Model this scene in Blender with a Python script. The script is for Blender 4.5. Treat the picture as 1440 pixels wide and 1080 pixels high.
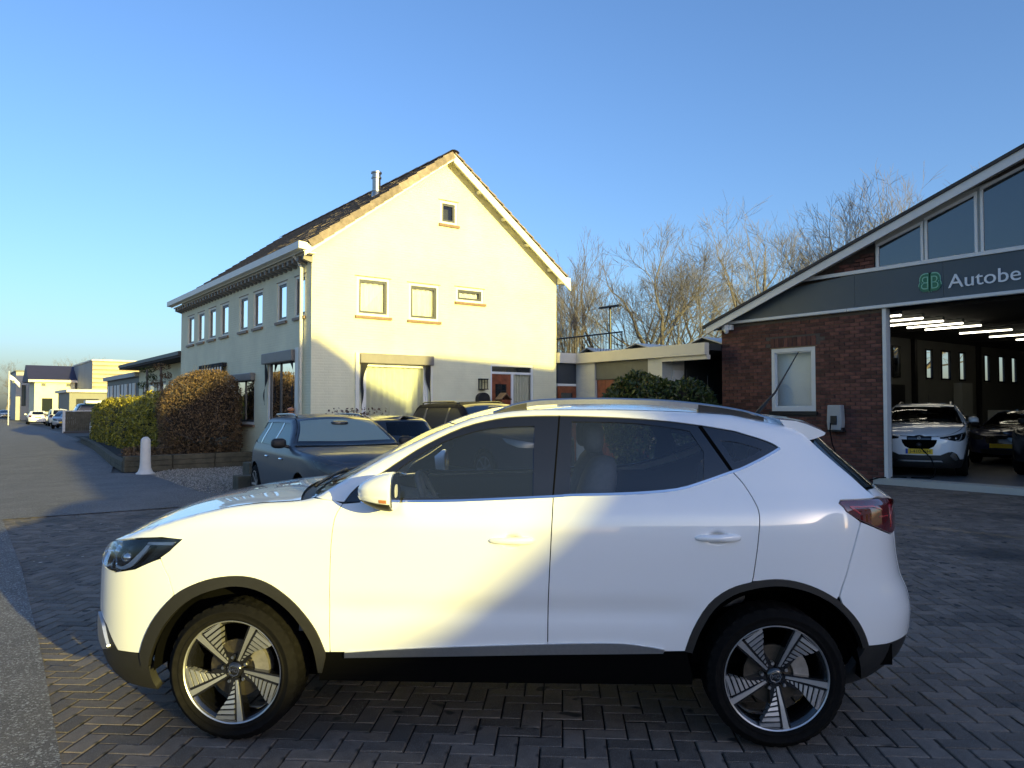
import bpy, math, random
from mathutils import Vector, Matrix, kdtree
from mathutils.geometry import delaunay_2d_cdt
R=math.radians; PI=math.pi
for _o in list(bpy.data.objects): bpy.data.objects.remove(_o)
scn=bpy.context.scene; COL=scn.collection
# ---------------------------------------------------------------- camera, sky, sun, exposure
# World axes follow the street: +Y runs away along the street, +X runs away from the street.
cd=bpy.data.cameras.new('camera'); cam=bpy.data.objects.new('camera',cd); COL.objects.link(cam)
cam.location=(0,0,1.594); cam.rotation_euler=(R(90+1.853),0,R(-36.65))
cd.sensor_width=36; cd.lens=36*1082/1440; cd.clip_start=.05; cd.clip_end=3000
scn.camera=cam
SUN_EL,SUN_AZ=8.0,176.5
w=bpy.data.worlds.new('World'); scn.world=w; w.use_nodes=True
nt=w.node_tree; bg=nt.nodes['Background']
sk=nt.nodes.new('ShaderNodeTexSky'); sk.sky_type='NISHITA'; sk.sun_disc=False
sk.sun_elevation=R(SUN_EL); sk.sun_rotation=R(SUN_AZ); sk.altitude=0; sk.air_density=1.0; sk.dust_density=1.8; sk.ozone_density=3.7
wb=nt.nodes.new('ShaderNodeMix'); wb.data_type='RGBA'; wb.blend_type='MULTIPLY'; wb.inputs['Factor'].default_value=1; wb.inputs['B'].default_value=(1.0,.94,1.01,1)   # white balance
nt.links.new(sk.outputs[0],wb.inputs['A']); nt.links.new(wb.outputs['Result'],bg.inputs[0]); bg.inputs[1].default_value=.132
sl=bpy.data.lights.new('sun','SUN'); sl.energy=3.6; sl.angle=R(.53); sl.color=(1,.85,.25)
so=bpy.data.objects.new('sun',sl); COL.objects.link(so)
_s=Vector((math.sin(R(SUN_AZ))*math.cos(R(SUN_EL)),math.cos(R(SUN_AZ))*math.cos(R(SUN_EL)),math.sin(R(SUN_EL))))
so.rotation_euler=_s.to_track_quat('Z','Y').to_euler(); so.location=(8,-18,20)
vs=scn.view_settings; vs.view_transform='Standard'; vs.look='None'; vs.gamma=1; vs.use_curve_mapping=False
vs.exposure=1.4
# ---------------------------------------------------------------- helpers
def root_of(o):
    while o.parent: o=o.parent
    return o
def link(name,me,parent=None,loc=None):
    o=bpy.data.objects.new(name,me); COL.objects.link(o)
    if parent: o.parent=parent
    if loc is not None: o.location=loc
    return o
def tag(o,label=None,cat=None,group=None,kind=None):
    if label: o['label']=label
    if cat: o['category']=cat
    if group: o['group']=group
    if kind: o['kind']=kind
    return o
def thing(name,label,cat,loc=(0,0,0),rz=0,group=None):
    o=bpy.data.objects.new(name,None); COL.objects.link(o); o.location=loc; o.rotation_euler=(0,0,rz); o.empty_display_size=.2
    return tag(o,label,cat,group)
def copy_tree(o,parent=None):
    c=o.copy(); COL.objects.link(c); c.parent=parent
    for ch in list(o.children): copy_tree(ch,c)
    return c
class MB:
    def __init__(s): s.v=[]; s.f=[]
    def add(s,v,f):
        n=len(s.v); s.v+= [tuple(p) for p in v]; s.f+=[tuple(i+n for i in q) for q in f]; return s
    def box(s,x0,y0,z0,x1,y1,z1):
        return s.add([(x0,y0,z0),(x1,y0,z0),(x1,y1,z0),(x0,y1,z0),(x0,y0,z1),(x1,y0,z1),(x1,y1,z1),(x0,y1,z1)],
            [(0,3,2,1),(4,5,6,7),(0,1,5,4),(1,2,6,5),(2,3,7,6),(3,0,4,7)])
    def prism(s,poly,fn,d0,d1):            # poly (a,b) extruded along d: fn(a,b,d)->xyz
        n=len(poly); v=[fn(a,b,d0) for a,b in poly]+[fn(a,b,d1) for a,b in poly]
        return s.add(v,[tuple(range(n)),tuple(range(2*n-1,n-1,-1))]+[(i,n+i,n+(i+1)%n,(i+1)%n) for i in range(n)])
    def tube(s,path,r,n=6,cap=True):
        P=[Vector(p) for p in path]; rr=r if isinstance(r,(list,tuple)) else [r]*len(P); v=[]; f=[]
        up=None
        for i,p in enumerate(P):
            t=(P[min(i+1,len(P)-1)]-P[max(i-1,0)]).normalized()
            if up is None: up=t.orthogonal().normalized()
            up=(up-t*up.dot(t)); up=up.normalized() if up.length>1e-6 else t.orthogonal().normalized()
            b=t.cross(up)
            for k in range(n):
                a=2*PI*k/n; v.append(p+(up*math.cos(a)+b*math.sin(a))*rr[i])
        for i in range(len(P)-1):
            for k in range(n): f.append((i*n+k,i*n+(k+1)%n,(i+1)*n+(k+1)%n,(i+1)*n+k))
        if cap: f+= [tuple(range(n-1,-1,-1)),tuple((len(P)-1)*n+k for k in range(n))]
        return s.add(v,f)
    def lathe(s,prof,n=48,axis='y',c=(0,0,0),a0=0,a1=2*PI):   # prof (r,h) along the axis
        v=[];f=[];m=len(prof); full=abs(a1-a0-2*PI)<1e-6; N=n if full else n+1
        for i in range(N):
            a=a0+(a1-a0)*i/n; ca,sa=math.cos(a),math.sin(a)
            for r,h in prof:
                p={'y':(r*ca,h,r*sa),'z':(r*ca,r*sa,h),'x':(h,r*ca,r*sa)}[axis]; v.append((p[0]+c[0],p[1]+c[1],p[2]+c[2]))
        for i in range(n):
            j=(i+1)%N
            for k in range(m-1): f.append((i*m+k,i*m+k+1,j*m+k+1,j*m+k))
        return s.add(v,f)
    def grid(s,fn,ns,nt):
        v=[fn(i/ns,j/nt) for i in range(ns+1) for j in range(nt+1)]
        return s.add(v,[(i*(nt+1)+j,i*(nt+1)+j+1,(i+1)*(nt+1)+j+1,(i+1)*(nt+1)+j) for i in range(ns) for j in range(nt)])
    def ellip(s,c,r,n=14,m=9,e=1.0):
        def pw(t): return math.copysign(abs(t)**e,t)
        def fn(a,b):
            th=2*PI*a; ph=-PI/2+PI*b
            return (c[0]+r[0]*pw(math.cos(ph))*pw(math.cos(th)),c[1]+r[1]*pw(math.cos(ph))*pw(math.sin(th)),c[2]+r[2]*pw(math.sin(ph)))
        return s.grid(fn,n,m)
    def mesh(s,name,mat,smooth=False):
        me=bpy.data.meshes.new(name); me.from_pydata(s.v,[],s.f); me.update()
        if mat: me.materials.append(mat)
        if smooth: me.polygons.foreach_set('use_smooth',[True]*len(me.polygons))
        return me
    def build(s,name,mat,parent=None,smooth=False,bevel=0,rel=True,seg=2,sharp=None):
        """vertices are in world axes; with a parent they are stored relative to the thing's base"""
        v=s.v
        if parent is not None and rel:
            b=root_of(parent).location
            s.v=[(p[0]-b.x,p[1]-b.y,p[2]-b.z) for p in v]
        elif parent is None and rel and v:
            b=Vector((sum(p[0] for p in v)/len(v),sum(p[1] for p in v)/len(v),min(p[2] for p in v)))
            s.v=[(p[0]-b.x,p[1]-b.y,p[2]-b.z) for p in v]
        o=link(name,s.mesh(name,mat,smooth),parent)
        if parent is None and rel and v: o.location=b
        s.v=v
        if sharp: o.data.set_sharp_from_angle(angle=R(sharp))
        if bevel:
            m=o.modifiers.new('bevel','BEVEL'); m.width=bevel; m.segments=seg; m.limit_method='ANGLE'; m.angle_limit=R(40)
        return o
def pip(p,poly):
    x,y=p; c=False; n=len(poly); j=n-1
    for i in range(n):
        xi,yi=poly[i]; xj,yj=poly[j]
        if (yi>y)!=(yj>y) and x<(xj-xi)*(y-yi)/(yj-yi)+xi: c=not c
        j=i
    return c
def densify(poly,step,closed=True):
    o=[]; n=len(poly)
    for i in range(n if closed else n-1):
        a,b=poly[i],poly[(i+1)%n]; d=math.hypot(b[0]-a[0],b[1]-a[1]); k=max(1,int(round(d/step)))
        for t in range(k): o.append((a[0]+(b[0]-a[0])*t/k,a[1]+(b[1]-a[1])*t/k))
    if not closed: o.append(poly[-1])
    return o
def cr(P,k=4):
    o=[]
    for i in range(len(P)-1):
        p0=P[max(i-1,0)];p1=P[i];p2=P[i+1];p3=P[min(i+2,len(P)-1)]
        for j in range(k):
            t=j/k
            o.append(tuple(.5*((2*p1[d])+(-p0[d]+p2[d])*t+(2*p0[d]-5*p1[d]+4*p2[d]-p3[d])*t*t+(-p0[d]+3*p1[d]-3*p2[d]+p3[d])*t**3) for d in range(len(p1))))
    return o+[tuple(P[-1])]
def area(p): return .5*sum(p[i-1][0]*p[i][1]-p[i][0]*p[i-1][1] for i in range(len(p)))
def clean(p,eps=1e-4):
    o=[]
    for q in p:
        if not o or math.hypot(q[0]-o[-1][0],q[1]-o[-1][1])>eps: o.append(q)
    while len(o)>2 and math.hypot(o[0][0]-o[-1][0],o[0][1]-o[-1][1])<=eps: o.pop()
    return o
def inset(poly,g):
    if g==0: return poly
    sg=1 if area(poly)>0 else -1; n=len(poly); o=[]
    for i in range(n):
        a,b,c=poly[i-1],poly[i],poly[(i+1)%n]
        d1=(b[0]-a[0],b[1]-a[1]);d2=(c[0]-b[0],c[1]-b[1]);l1=math.hypot(*d1) or 1;l2=math.hypot(*d2) or 1
        nx=-(d1[1]/l1+d2[1]/l2)*sg; ny=(d1[0]/l1+d2[0]/l2)*sg; l=math.hypot(nx,ny)
        if l<1e-6: o.append(b); continue
        k=g/max(.45,l/2)/l; o.append((b[0]+nx*k,b[1]+ny*k))
    return o
def triang(poly,holes=(),step=None,extra=()):
    """constrained triangulation of a polygon with holes -> points, triangles, loops of indices"""
    loops=[clean(poly)]+[clean(h) for h in holes]; vs=[];ed=[];idx=[]
    for L in loops:
        n=len(vs); vs+=[Vector(p) for p in L]; ids=list(range(n,n+len(L))); idx.append(ids)
        ed+=[(ids[i],ids[(i+1)%len(L)]) for i in range(len(L))]
    if step:
        kd=kdtree.KDTree(len(vs))
        for i,p in enumerate(vs): kd.insert((p[0],p[1],0),i)
        kd.balance()
        x0=min(p[0] for p in loops[0]);x1=max(p[0] for p in loops[0]);y0=min(p[1] for p in loops[0]);y1=max(p[1] for p in loops[0])
        pts=list(extra); r=0; y=y0
        while y<y1:
            x=x0+(step/2 if r%2 else 0)
            while x<x1: pts.append((x,y)); x+=step
            y+=step*.866; r+=1
        for p in pts:
            if pip(p,loops[0]) and not any(pip(p,h) for h in loops[1:]):
                if kd.find((p[0],p[1],0))[2]>step*.3 or p in extra and kd.find((p[0],p[1],0))[2]>.003: vs.append(Vector(p))
    r=delaunay_2d_cdt(vs,ed,[],0,1e-6); ov=[tuple(p) for p in r[0]]; mp={}
    for k,l in enumerate(r[3]):
        for q in l: mp[q]=k
    tr=[]
    for t in r[2]:
        c=(sum(ov[i][0] for i in t)/len(t),sum(ov[i][1] for i in t)/len(t))
        if pip(c,loops[0]) and not any(pip(c,h) for h in loops[1:]): tr.append(tuple(t))
    return ov,tr,[[mp[i] for i in L] for L in idx]
def surf(name,P,F,fn,mat,parent,out,fl=0.,loops=(),eps=2e-3):
    """lift plane points P/F by fn onto a curved surface with exact shading normals and folded-in edges"""
    V=[];N=[]
    for a,b in P:
        p=Vector(fn(a,b)); da=Vector(fn(a+eps,b))-Vector(fn(a-eps,b)); db=Vector(fn(a,b+eps))-Vector(fn(a,b-eps))
        n=da.cross(db)
        n=n.normalized() if n.length>1e-12 else Vector((0,0,1))
        if n.dot(out(p))<0: n=-n
        V.append(p);N.append(n)
    f2=[]
    for t in F:
        g=(V[t[1]]-V[t[0]]).cross(V[t[-1]]-V[t[0]])
        f2.append(t if g.dot(N[t[0]])>=0 else tuple(reversed(t)))
    if fl:
        for L in loops:
            m=len(L); n0=len(V); V+=[V[i].copy() for i in L]; N+=[N[i] for i in L]
            cen=sum((V[i] for i in L),Vector())/m
            for k in range(m):
                t=(V[L[(k+1)%m]]-V[L[k-1]]); s=t.cross(N[L[k]]); s=s.normalized() if s.length>1e-9 else N[L[k]]
                if s.dot(V[L[k]]-cen)<0 and L is loops[0]: s=-s
                N[n0+k]=(s*.8+N[L[k]]*.2).normalized()
            n1=len(V); V+=[V[i]-N[i]*fl for i in L]; N+=[N[n0+k] for k in range(m)]
            for k in range(m):
                q=(n0+k,n0+(k+1)%m,n1+(k+1)%m,n1+k); g=(V[q[1]]-V[q[0]]).cross(V[q[3]]-V[q[0]])
                f2.append(q if g.dot(N[n0+k])>=0 else tuple(reversed(q)))
    me=bpy.data.meshes.new(name); me.from_pydata([tuple(p) for p in V],[],f2); me.update()
    me.materials.append(mat); me.polygons.foreach_set('use_smooth',[True]*len(me.polygons))
    me.normals_split_custom_set_from_vertices([tuple(n) for n in N])
    return link(name,me,parent)
# ---------------------------------------------------------------- materials
def mat(name,col,rough=.6,metal=0,var=.12,scale=4,bump=0,bscale=60,coat=0,spec=.5,emit=0,det=6,coords='Object',col2=None,rv=0.):
    m=bpy.data.materials.new(name); m.use_nodes=True; t=m.node_tree; b=t.nodes['Principled BSDF']; L=t.links.new
    b.inputs['Roughness'].default_value=rough; b.inputs['Metallic'].default_value=metal
    b.inputs['Coat Weight'].default_value=coat; b.inputs['Coat Roughness'].default_value=.012; b.inputs['Coat IOR'].default_value=1.75; b.inputs['Specular IOR Level'].default_value=spec
    c=tuple(col)+(1,)
    tc=t.nodes.new('ShaderNodeTexCoord')
    if var>0 or col2:
        no=t.nodes.new('ShaderNodeTexNoise'); no.inputs['Scale'].default_value=scale; no.inputs['Detail'].default_value=det; no.inputs['Roughness'].default_value=.65
        L(tc.outputs[coords],no.inputs['Vector'])
        mr=t.nodes.new('ShaderNodeMapRange'); mr.inputs[1].default_value=.3; mr.inputs[2].default_value=.7; L(no.outputs[0],mr.inputs[0])
        mx=t.nodes.new('ShaderNodeMix'); mx.data_type='RGBA'; L(mr.outputs[0],mx.inputs['Factor'])
        mx.inputs['A'].default_value=tuple(x*(1-var) for x in col)+(1,); mx.inputs['B'].default_value=(tuple(col2)+(1,)) if col2 else tuple(min(1,x*(1+var)) for x in col)+(1,)
        L(mx.outputs['Result'],b.inputs['Base Color'])
        if rv:
            mr2=t.nodes.new('ShaderNodeMapRange'); L(no.outputs[0],mr2.inputs[0]); mr2.inputs[1].default_value=.3;mr2.inputs[2].default_value=.7
            mr2.inputs[3].default_value=max(.02,rough-rv); mr2.inputs[4].default_value=min(1,rough+rv); L(mr2.outputs[0],b.inputs['Roughness'])
        m['_mx']=mx.name
    else: b.inputs['Base Color'].default_value=c
    if bump:
        n2=t.nodes.new('ShaderNodeTexNoise'); n2.inputs['Scale'].default_value=bscale; n2.inputs['Detail'].default_value=4; L(tc.outputs[coords],n2.inputs['Vector'])
        bp=t.nodes.new('ShaderNodeBump'); bp.inputs['Strength'].default_value=bump; bp.inputs['Distance'].default_value=.01; L(n2.outputs[0],bp.inputs['Height']); L(bp.outputs[0],b.inputs['Normal'])
    if emit: b.inputs['Emission Color'].default_value=c; b.inputs['Emission Strength'].default_value=emit
    return m
def glassmat(name,tint,ior=1.5,rough=0.,gl=(1,1,1)):
    m=bpy.data.materials.new(name); m.use_nodes=True; t=m.node_tree; t.nodes.clear(); L=t.links.new
    o=t.nodes.new('ShaderNodeOutputMaterial'); mx=t.nodes.new('ShaderNodeMixShader'); tr=t.nodes.new('ShaderNodeBsdfTransparent'); g=t.nodes.new('ShaderNodeBsdfGlossy'); fr=t.nodes.new('ShaderNodeFresnel')
    tr.inputs[0].default_value=tuple(tint)+(1,); g.inputs['Roughness'].default_value=rough; g.inputs['Color'].default_value=tuple(gl)+(1,); fr.inputs[0].default_value=ior
    L(fr.outputs[0],mx.inputs[0]); L(tr.outputs[0],mx.inputs[1]); L(g.outputs[0],mx.inputs[2]); L(mx.outputs[0],o.inputs[0]); return m
def brickbump(m,bw=.22,bh=.065,strength=.5,mortar=.012,tint=None):
    """painted or far brickwork: courses as fine relief"""
    t=m.node_tree; b=t.nodes['Principled BSDF']; L=t.links.new; tc=t.nodes.new('ShaderNodeTexCoord')
    sx=t.nodes.new('ShaderNodeSeparateXYZ'); L(tc.outputs['Object'],sx.inputs[0]); ad=t.nodes.new('ShaderNodeMath'); L(sx.outputs[0],ad.inputs[0]); L(sx.outputs[1],ad.inputs[1])
    cb=t.nodes.new('ShaderNodeCombineXYZ'); L(ad.outputs[0],cb.inputs[0]); L(sx.outputs[2],cb.inputs[1])
    br=t.nodes.new('ShaderNodeTexBrick'); br.inputs['Scale'].default_value=1; br.inputs['Mortar Size'].default_value=mortar; br.inputs['Brick Width'].default_value=bw; br.inputs['Row Height'].default_value=bh; br.inputs['Mortar Smooth'].default_value=.4
    L(cb.outputs[0],br.inputs['Vector']); inv=t.nodes.new('ShaderNodeMath'); inv.operation='SUBTRACT'; inv.inputs[0].default_value=1; L(br.outputs['Fac'],inv.inputs[1])
    no=t.nodes.new('ShaderNodeTexNoise'); no.inputs['Scale'].default_value=9; L(tc.outputs['Object'],no.inputs['Vector'])
    a2=t.nodes.new('ShaderNodeMath'); a2.operation='MULTIPLY_ADD'; L(no.outputs[0],a2.inputs[0]); a2.inputs[1].default_value=.5; L(inv.outputs[0],a2.inputs[2])
    bp=t.nodes.new('ShaderNodeBump'); bp.inputs['Strength'].default_value=strength; bp.inputs['Distance'].default_value=.006; L(a2.outputs[0],bp.inputs['Height']); L(bp.outputs[0],b.inputs['Normal'])
    if tint:
        br.inputs['Color1'].default_value=tuple(tint[0])+(1,); br.inputs['Color2'].default_value=tuple(tint[1])+(1,); br.inputs['Mortar'].default_value=tuple(tint[2])+(1,); L(br.outputs['Color'],b.inputs['Base Color'])
    return m
def randtint(m,amt=.35,attr=True):
    """vary the colour from piece to piece"""
    t=m.node_tree; b=t.nodes['Principled BSDF']; L=t.links.new; mx=t.nodes[m['_mx']]
    oi=t.nodes.new('ShaderNodeObjectInfo'); at=t.nodes.new('ShaderNodeAttribute'); at.attribute_name='tint'
    ad=t.nodes.new('ShaderNodeMath'); ad.operation='ADD'; L(oi.outputs['Random'],ad.inputs[0]); L(at.outputs['Fac'],ad.inputs[1])
    fr=t.nodes.new('ShaderNodeMath'); fr.operation='FRACT'; L(ad.outputs[0],fr.inputs[0])
    mr=t.nodes.new('ShaderNodeMapRange'); mr.inputs[3].default_value=1-amt; mr.inputs[4].default_value=1+amt; L(fr.outputs[0],mr.inputs[0])
    hs=t.nodes.new('ShaderNodeHueSaturation'); L(mr.outputs[0],hs.inputs['Value']); L(mx.outputs['Result'],hs.inputs['Color']); L(hs.outputs[0],b.inputs['Base Color'])
    return m
M={}
M['white']=mat('white_car_paint',(.82,.83,.84),.22,0,.0,coat=1)
M['paintgrey']=mat('slate_car_paint',(.040,.055,.075),.5,.0,.0,coat=.25)
M['paintnavy']=mat('navy_car_paint',(.008,.009,.018),.65,.0,.0,coat=.0,spec=.1)
M['paintblue']=mat('dark_blue_car_paint',(.02,.03,.09),.3,.2,.0,coat=1)
M['paintblack']=mat('black_car_paint',(.012,.012,.014),.3,.2,.0,coat=1)
M['paintsilver']=mat('silver_car_paint',(.42,.44,.46),.35,.6,.0,coat=1)
M['paintpale']=mat('pale_car_paint',(.62,.62,.58),.35,.1,.0,coat=1)
M['paintgreen']=mat('green_van_paint',(.02,.05,.045),.35,.1,.0,coat=1)
M['plastic']=mat('black_plastic',(.013,.0125,.012),.55,0,.15,40,.12,300)
M['gloss']=mat('gloss_black',(.008,.008,.009),.12,0,0,coat=.6)
M['cavity']=mat('dark_underbody',(.003,.003,.003),1,0,0,spec=.03)
M['interior']=mat('dark_upholstery',(.11,.112,.12),.75,0,.15,30,.1,200)
M['liner']=mat('grey_headliner',(.22,.22,.22),.9,0,.05)
M['chrome']=mat('chrome',(.75,.76,.78),.12,1,0)
M['satin']=mat('satin_silver',(.62,.63,.65),.32,1,.06,60)
M['alloy']=mat('machined_alloy',(.50,.50,.51),.36,.8,.06,80)
M['rubber']=mat('tyre_rubber',(.0065,.006,.0058),.9,0,.3,30,.1,200,spec=.12)
M['disc']=mat('brake_disc',(.09,.078,.065),.5,1,.2,30)
M['caliper']=mat('caliper',(.30,.28,.26),.5,.7,.2,30)
M['redlens']=mat('red_lens',(.10,.004,.006),.08,0,0,coat=1)
M['redstrip']=mat('red_light_guide',(.42,.03,.03),.25,0,0,coat=1)
M['lampin']=mat('lamp_reflector',(.10,.105,.11),.22,.8,.3,20)
M['drl']=mat('light_guide',(.78,.80,.82),.2,0,0,coat=.5)
M['amber']=mat('amber_lens',(.5,.2,.08),.2,0,0,coat=.5)
M['yellowplate']=mat('yellow_plate',(.75,.48,.02),.4,0,.03)
M['plateblue']=mat('plate_blue',(.02,.06,.35),.4,0,0)
M['ink']=mat('black_ink',(.01,.01,.01),.5,0,0)
M['glass']=glassmat('car_side_glass',(.90,.92,.93),1.62)
M['glassd']=glassmat('dark_tinted_glass',(.04,.045,.05),1.52)
M['wglass']=glassmat('windscreen_glass',(.62,.68,.68),1.5)
M['dullglass']=mat('dull_dark_glass',(.010,.012,.018),.35,0,0,spec=.2)
M['lens']=glassmat('clear_lens',(.86,.88,.90),1.45)
M['pane']=glassmat('window_pane',(.86,.88,.87),1.5)
def hazeglass(name,tint,veil,amt):
    m=glassmat(name,tint,1.7); t=m.node_tree; L=t.links.new; o=[n for n in t.nodes if n.type=='OUTPUT_MATERIAL'][0]; s=o.inputs[0].links[0].from_socket
    d=t.nodes.new('ShaderNodeBsdfDiffuse'); d.inputs[0].default_value=tuple(veil)+(1,); mx=t.nodes.new('ShaderNodeMixShader'); mx.inputs[0].default_value=amt
    L(s,mx.inputs[1]); L(d.outputs[0],mx.inputs[2]); L(mx.outputs[0],o.inputs[0]); return m
M['veiled']=hazeglass('veiled_car_glass',(.4,.45,.45),(.30,.40,.385),.74)  # pale grey-green diffuse veil mixed over the glass
M['glass']=hazeglass('car_side_glass',(.90,.92,.93),(.50,.62,.74),.016)  # faint bluish veil stands in for sky reflected in the panes
# ---------------------------------------------------------------- car body surfaces
def pch(pts):
    xs=[p[0] for p in pts]; ys=[p[1] for p in pts]; n=len(xs)
    d=[(ys[i+1]-ys[i])/(xs[i+1]-xs[i]) for i in range(n-1)]
    m=[d[0]]+[0 if d[i-1]*d[i]<=0 else 2*d[i-1]*d[i]/(d[i-1]+d[i]) for i in range(1,n-1)]+[d[-1]]
    def f(x):
        if x<=xs[0]: return ys[0]+m[0]*(x-xs[0])*0
        if x>=xs[-1]: return ys[-1]
        lo,hi=0,n-1
        while hi-lo>1:
            k=(lo+hi)//2
            if xs[k]<=x: lo=k
            else: hi=k
        h=xs[lo+1]-xs[lo]; t=(x-xs[lo])/h
        return ((1+2*t)*(1-t)**2*ys[lo]+t*(1-t)**2*h*m[lo]+t*t*(3-2*t)*ys[lo+1]+t*t*(t-1)*h*m[lo+1])
    return f
class Shape:
    def __init__(s,W,xf,xr,zsh,zc,xcf=1.2,xcr=-1.2,nf=2.6,nr=2.6,rf=.05,bar=.012,taper=.0,p=2.2):
        s.W=pch(W);s.xf=pch(xf);s.xr=pch(xr);s.zs=pch(zsh);s.zc=pch(zc)
        s.xcf,s.xcr,s.nf,s.nr,s.rf,s.bar,s.taper,s.p=xcf,xcr,nf,nr,rf,bar,taper,p
        s.LF=(max(q[1] for q in xf)-xcf)*math.pi/2; s.LR=(-min(q[1] for q in xr)+xcr)*math.pi/2
        s.uF=xcf+s.LF; s.uR=xcr-s.LR
        s.top=None
    def S(s,u,z,off=0.):
        zt=s.zs(u); w=s.W(z)+off
        r=s.rf; d=0
        t=(zt-z)/r
        if t<1:
            t=max(0,t); d=r*(1-math.sqrt(max(0,1-(1-t)**2)))
        xm=max(-1.,min(1.,u/1.25)); w-=s.bar*xm*xm+d
        if z>1.0: w-=s.taper*max(0,-u)*(z-1.0)
        if u>s.xcf:
            ph=min(math.pi/2,(u-s.xcf)/s.LF*math.pi/2); c,q=math.cos(ph),math.sin(ph)
            R=(c**s.nf+q**s.nf)**(-1/s.nf); return (s.xcf+(s.xf(z)+off-d-s.xcf)*R*q, w*R*c, z)
        if u<s.xcr:
            ph=min(math.pi/2,(s.xcr-u)/s.LR*math.pi/2); c,q=math.cos(ph),math.sin(ph)
            R=(c**s.nr+q**s.nr)**(-1/s.nr); return (s.xcr+(s.xr(z)-off+d-s.xcr)*R*q, w*R*c, z)
        return (u,w,z)
    def mktop(s):
        pts=[]
        n=240
        for i in range(n+1):
            u=s.uR+(s.uF-s.uR)*i/n; x,y,z=s.S(u,s.zs(u)); pts.append((x,y,z))
        q=[pts[0]]
        for p in pts[1:]:
            if p[0]>q[-1][0]+1e-4: q.append(p)
        s.top=q
    def edge(s,x):
        q=s.top
        if x<=q[0][0]: return 1e-3,q[0][2]
        if x>=q[-1][0]: return 1e-3,q[-1][2]
        lo,hi=0,len(q)-1
        while hi-lo>1:
            k=(lo+hi)//2
            if q[k][0]<=x: lo=k
            else: hi=k
        t=(x-q[lo][0])/(q[hi][0]-q[lo][0])
        return max(1e-3,q[lo][1]+t*(q[hi][1]-q[lo][1])), q[lo][2]+t*(q[hi][2]-q[lo][2])
    def T(s,x,y):
        ye,ze=s.edge(x); zc=max(s.zc(x),ze); return (x,y,zc-(zc-ze)*min(1,abs(y)/ye)**s.p)
HERO=Shape(
 W=[(.15,.80),(.25,.845),(.32,.868),(.40,.880),(.50,.890),(.62,.899),(.74,.904),(.88,.9045),(1.0,.900),(1.08,.890),(1.14,.870),(1.2,.842),(1.28,.806),(1.38,.755),(1.48,.697),(1.55,.648),(1.62,.59)],
 xf=[(.15,2.06),(.20,2.13),(.25,2.175),(.32,2.205),(.40,2.215),(.5,2.212),(.6,2.21),(.72,2.205),(.82,2.195),(.90,2.15),(1.0,2.03),(1.1,1.9)],
 xr=[(.15,-1.85),(.28,-2.03),(.36,-2.13),(.45,-2.165),(.56,-2.175),(.66,-2.155),(.76,-2.115),(.90,-2.095),(1.05,-2.09),(1.11,-2.09),(1.16,-2.03),(1.25,-1.93),(1.43,-1.73),(1.55,-1.63),(1.65,-1.58)],
 zsh=[(-2.7,1.50),(-1.9,1.50),(-1.5,1.525),(-1.2,1.555),(-.9,1.575),(-.5,1.585),(-.15,1.585),(.1,1.557),(.3,1.49),(.45,1.42),(.6,1.345),(.72,1.275),(.84,1.203),(.92,1.158),(1.0,1.142),(1.2,1.13),(1.42,1.11),(1.6,1.08),(1.8,1.03),(2.0,.965),(2.2,.91),(2.45,.885),(2.9,.88)],
 zc=[(-2.2,1.50),(-1.6,1.545),(-1.2,1.59),(-.6,1.622),(-.2,1.618),(.05,1.60),(.2,1.565),(.4,1.49),(.65,1.365),(.9,1.24),(1.06,1.175),(1.28,1.158),(1.5,1.13),(1.72,1.085),(1.92,1.01),(2.05,.945),(2.14,.89)],
 xcf=1.15,xcr=-1.15,nf=3.15,nr=2.7,rf=.045)
def smooth01(t): t=max(0,min(1,t)); return t*t*(3-2*t)
HERO.mktop()
HANDLES=[(-.048,.968),(-1.016,.985)]
def SH(u,z,off=0.):
    """near-side surface of the white car with the pressed door relief"""
    d=.012*math.exp(-((z-.635)/.055)**2)*smooth01((.98-abs(u+.02))/.25) if z<.9 else 0
    e=0
    if z>1.0: e=.004*math.exp(-((z-1.04)/.012)**2)*smooth01((-u-.1)/.2)*smooth01((u+1.15)/.2)
    h=0
    for hu,hz in HANDLES:
        q=((u-hu)/.062)**2+((z-hz)/.036)**2
        if q<1: h+=.026*(1-q)**1.5
    return HERO.S(u,z,off-d+e*0-h)
def wrap(fn,uF,uR):
    def g(u,z,off=0.):
        if u>uF: x,y,zz=fn(2*uF-u,z,off); return (x,-y,zz)
        if u<uR: x,y,zz=fn(2*uR-u,z,off); return (x,-y,zz)
        return fn(u,z,off)
    return g
def car_out(p): return Vector((p.x-max(-1.,min(1.,p.x)),p.y*1.0,(p.z-.9)*.35))
def cpanel(name,fn,poly,m,par,off=0.,holes=(),step=.035,gap=.0025,fl=.012,side=1,extra=(),bstep=.02):
    q=inset(clean(densify(poly,bstep)),gap); hs=[densify(h,bstep) for h in holes]
    P,F,L=triang(q,hs,step,extra)
    return surf(name,P,F,lambda a,b:(lambda t:(t[0],t[1]*side,t[2]))(fn(a,b,off)),m,par,car_out,fl,L)
def mirror_center(half,uc):           # half outline that starts and ends on the centre line
    return list(half)+[(2*uc-u,z) for u,z in reversed(half)]
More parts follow.
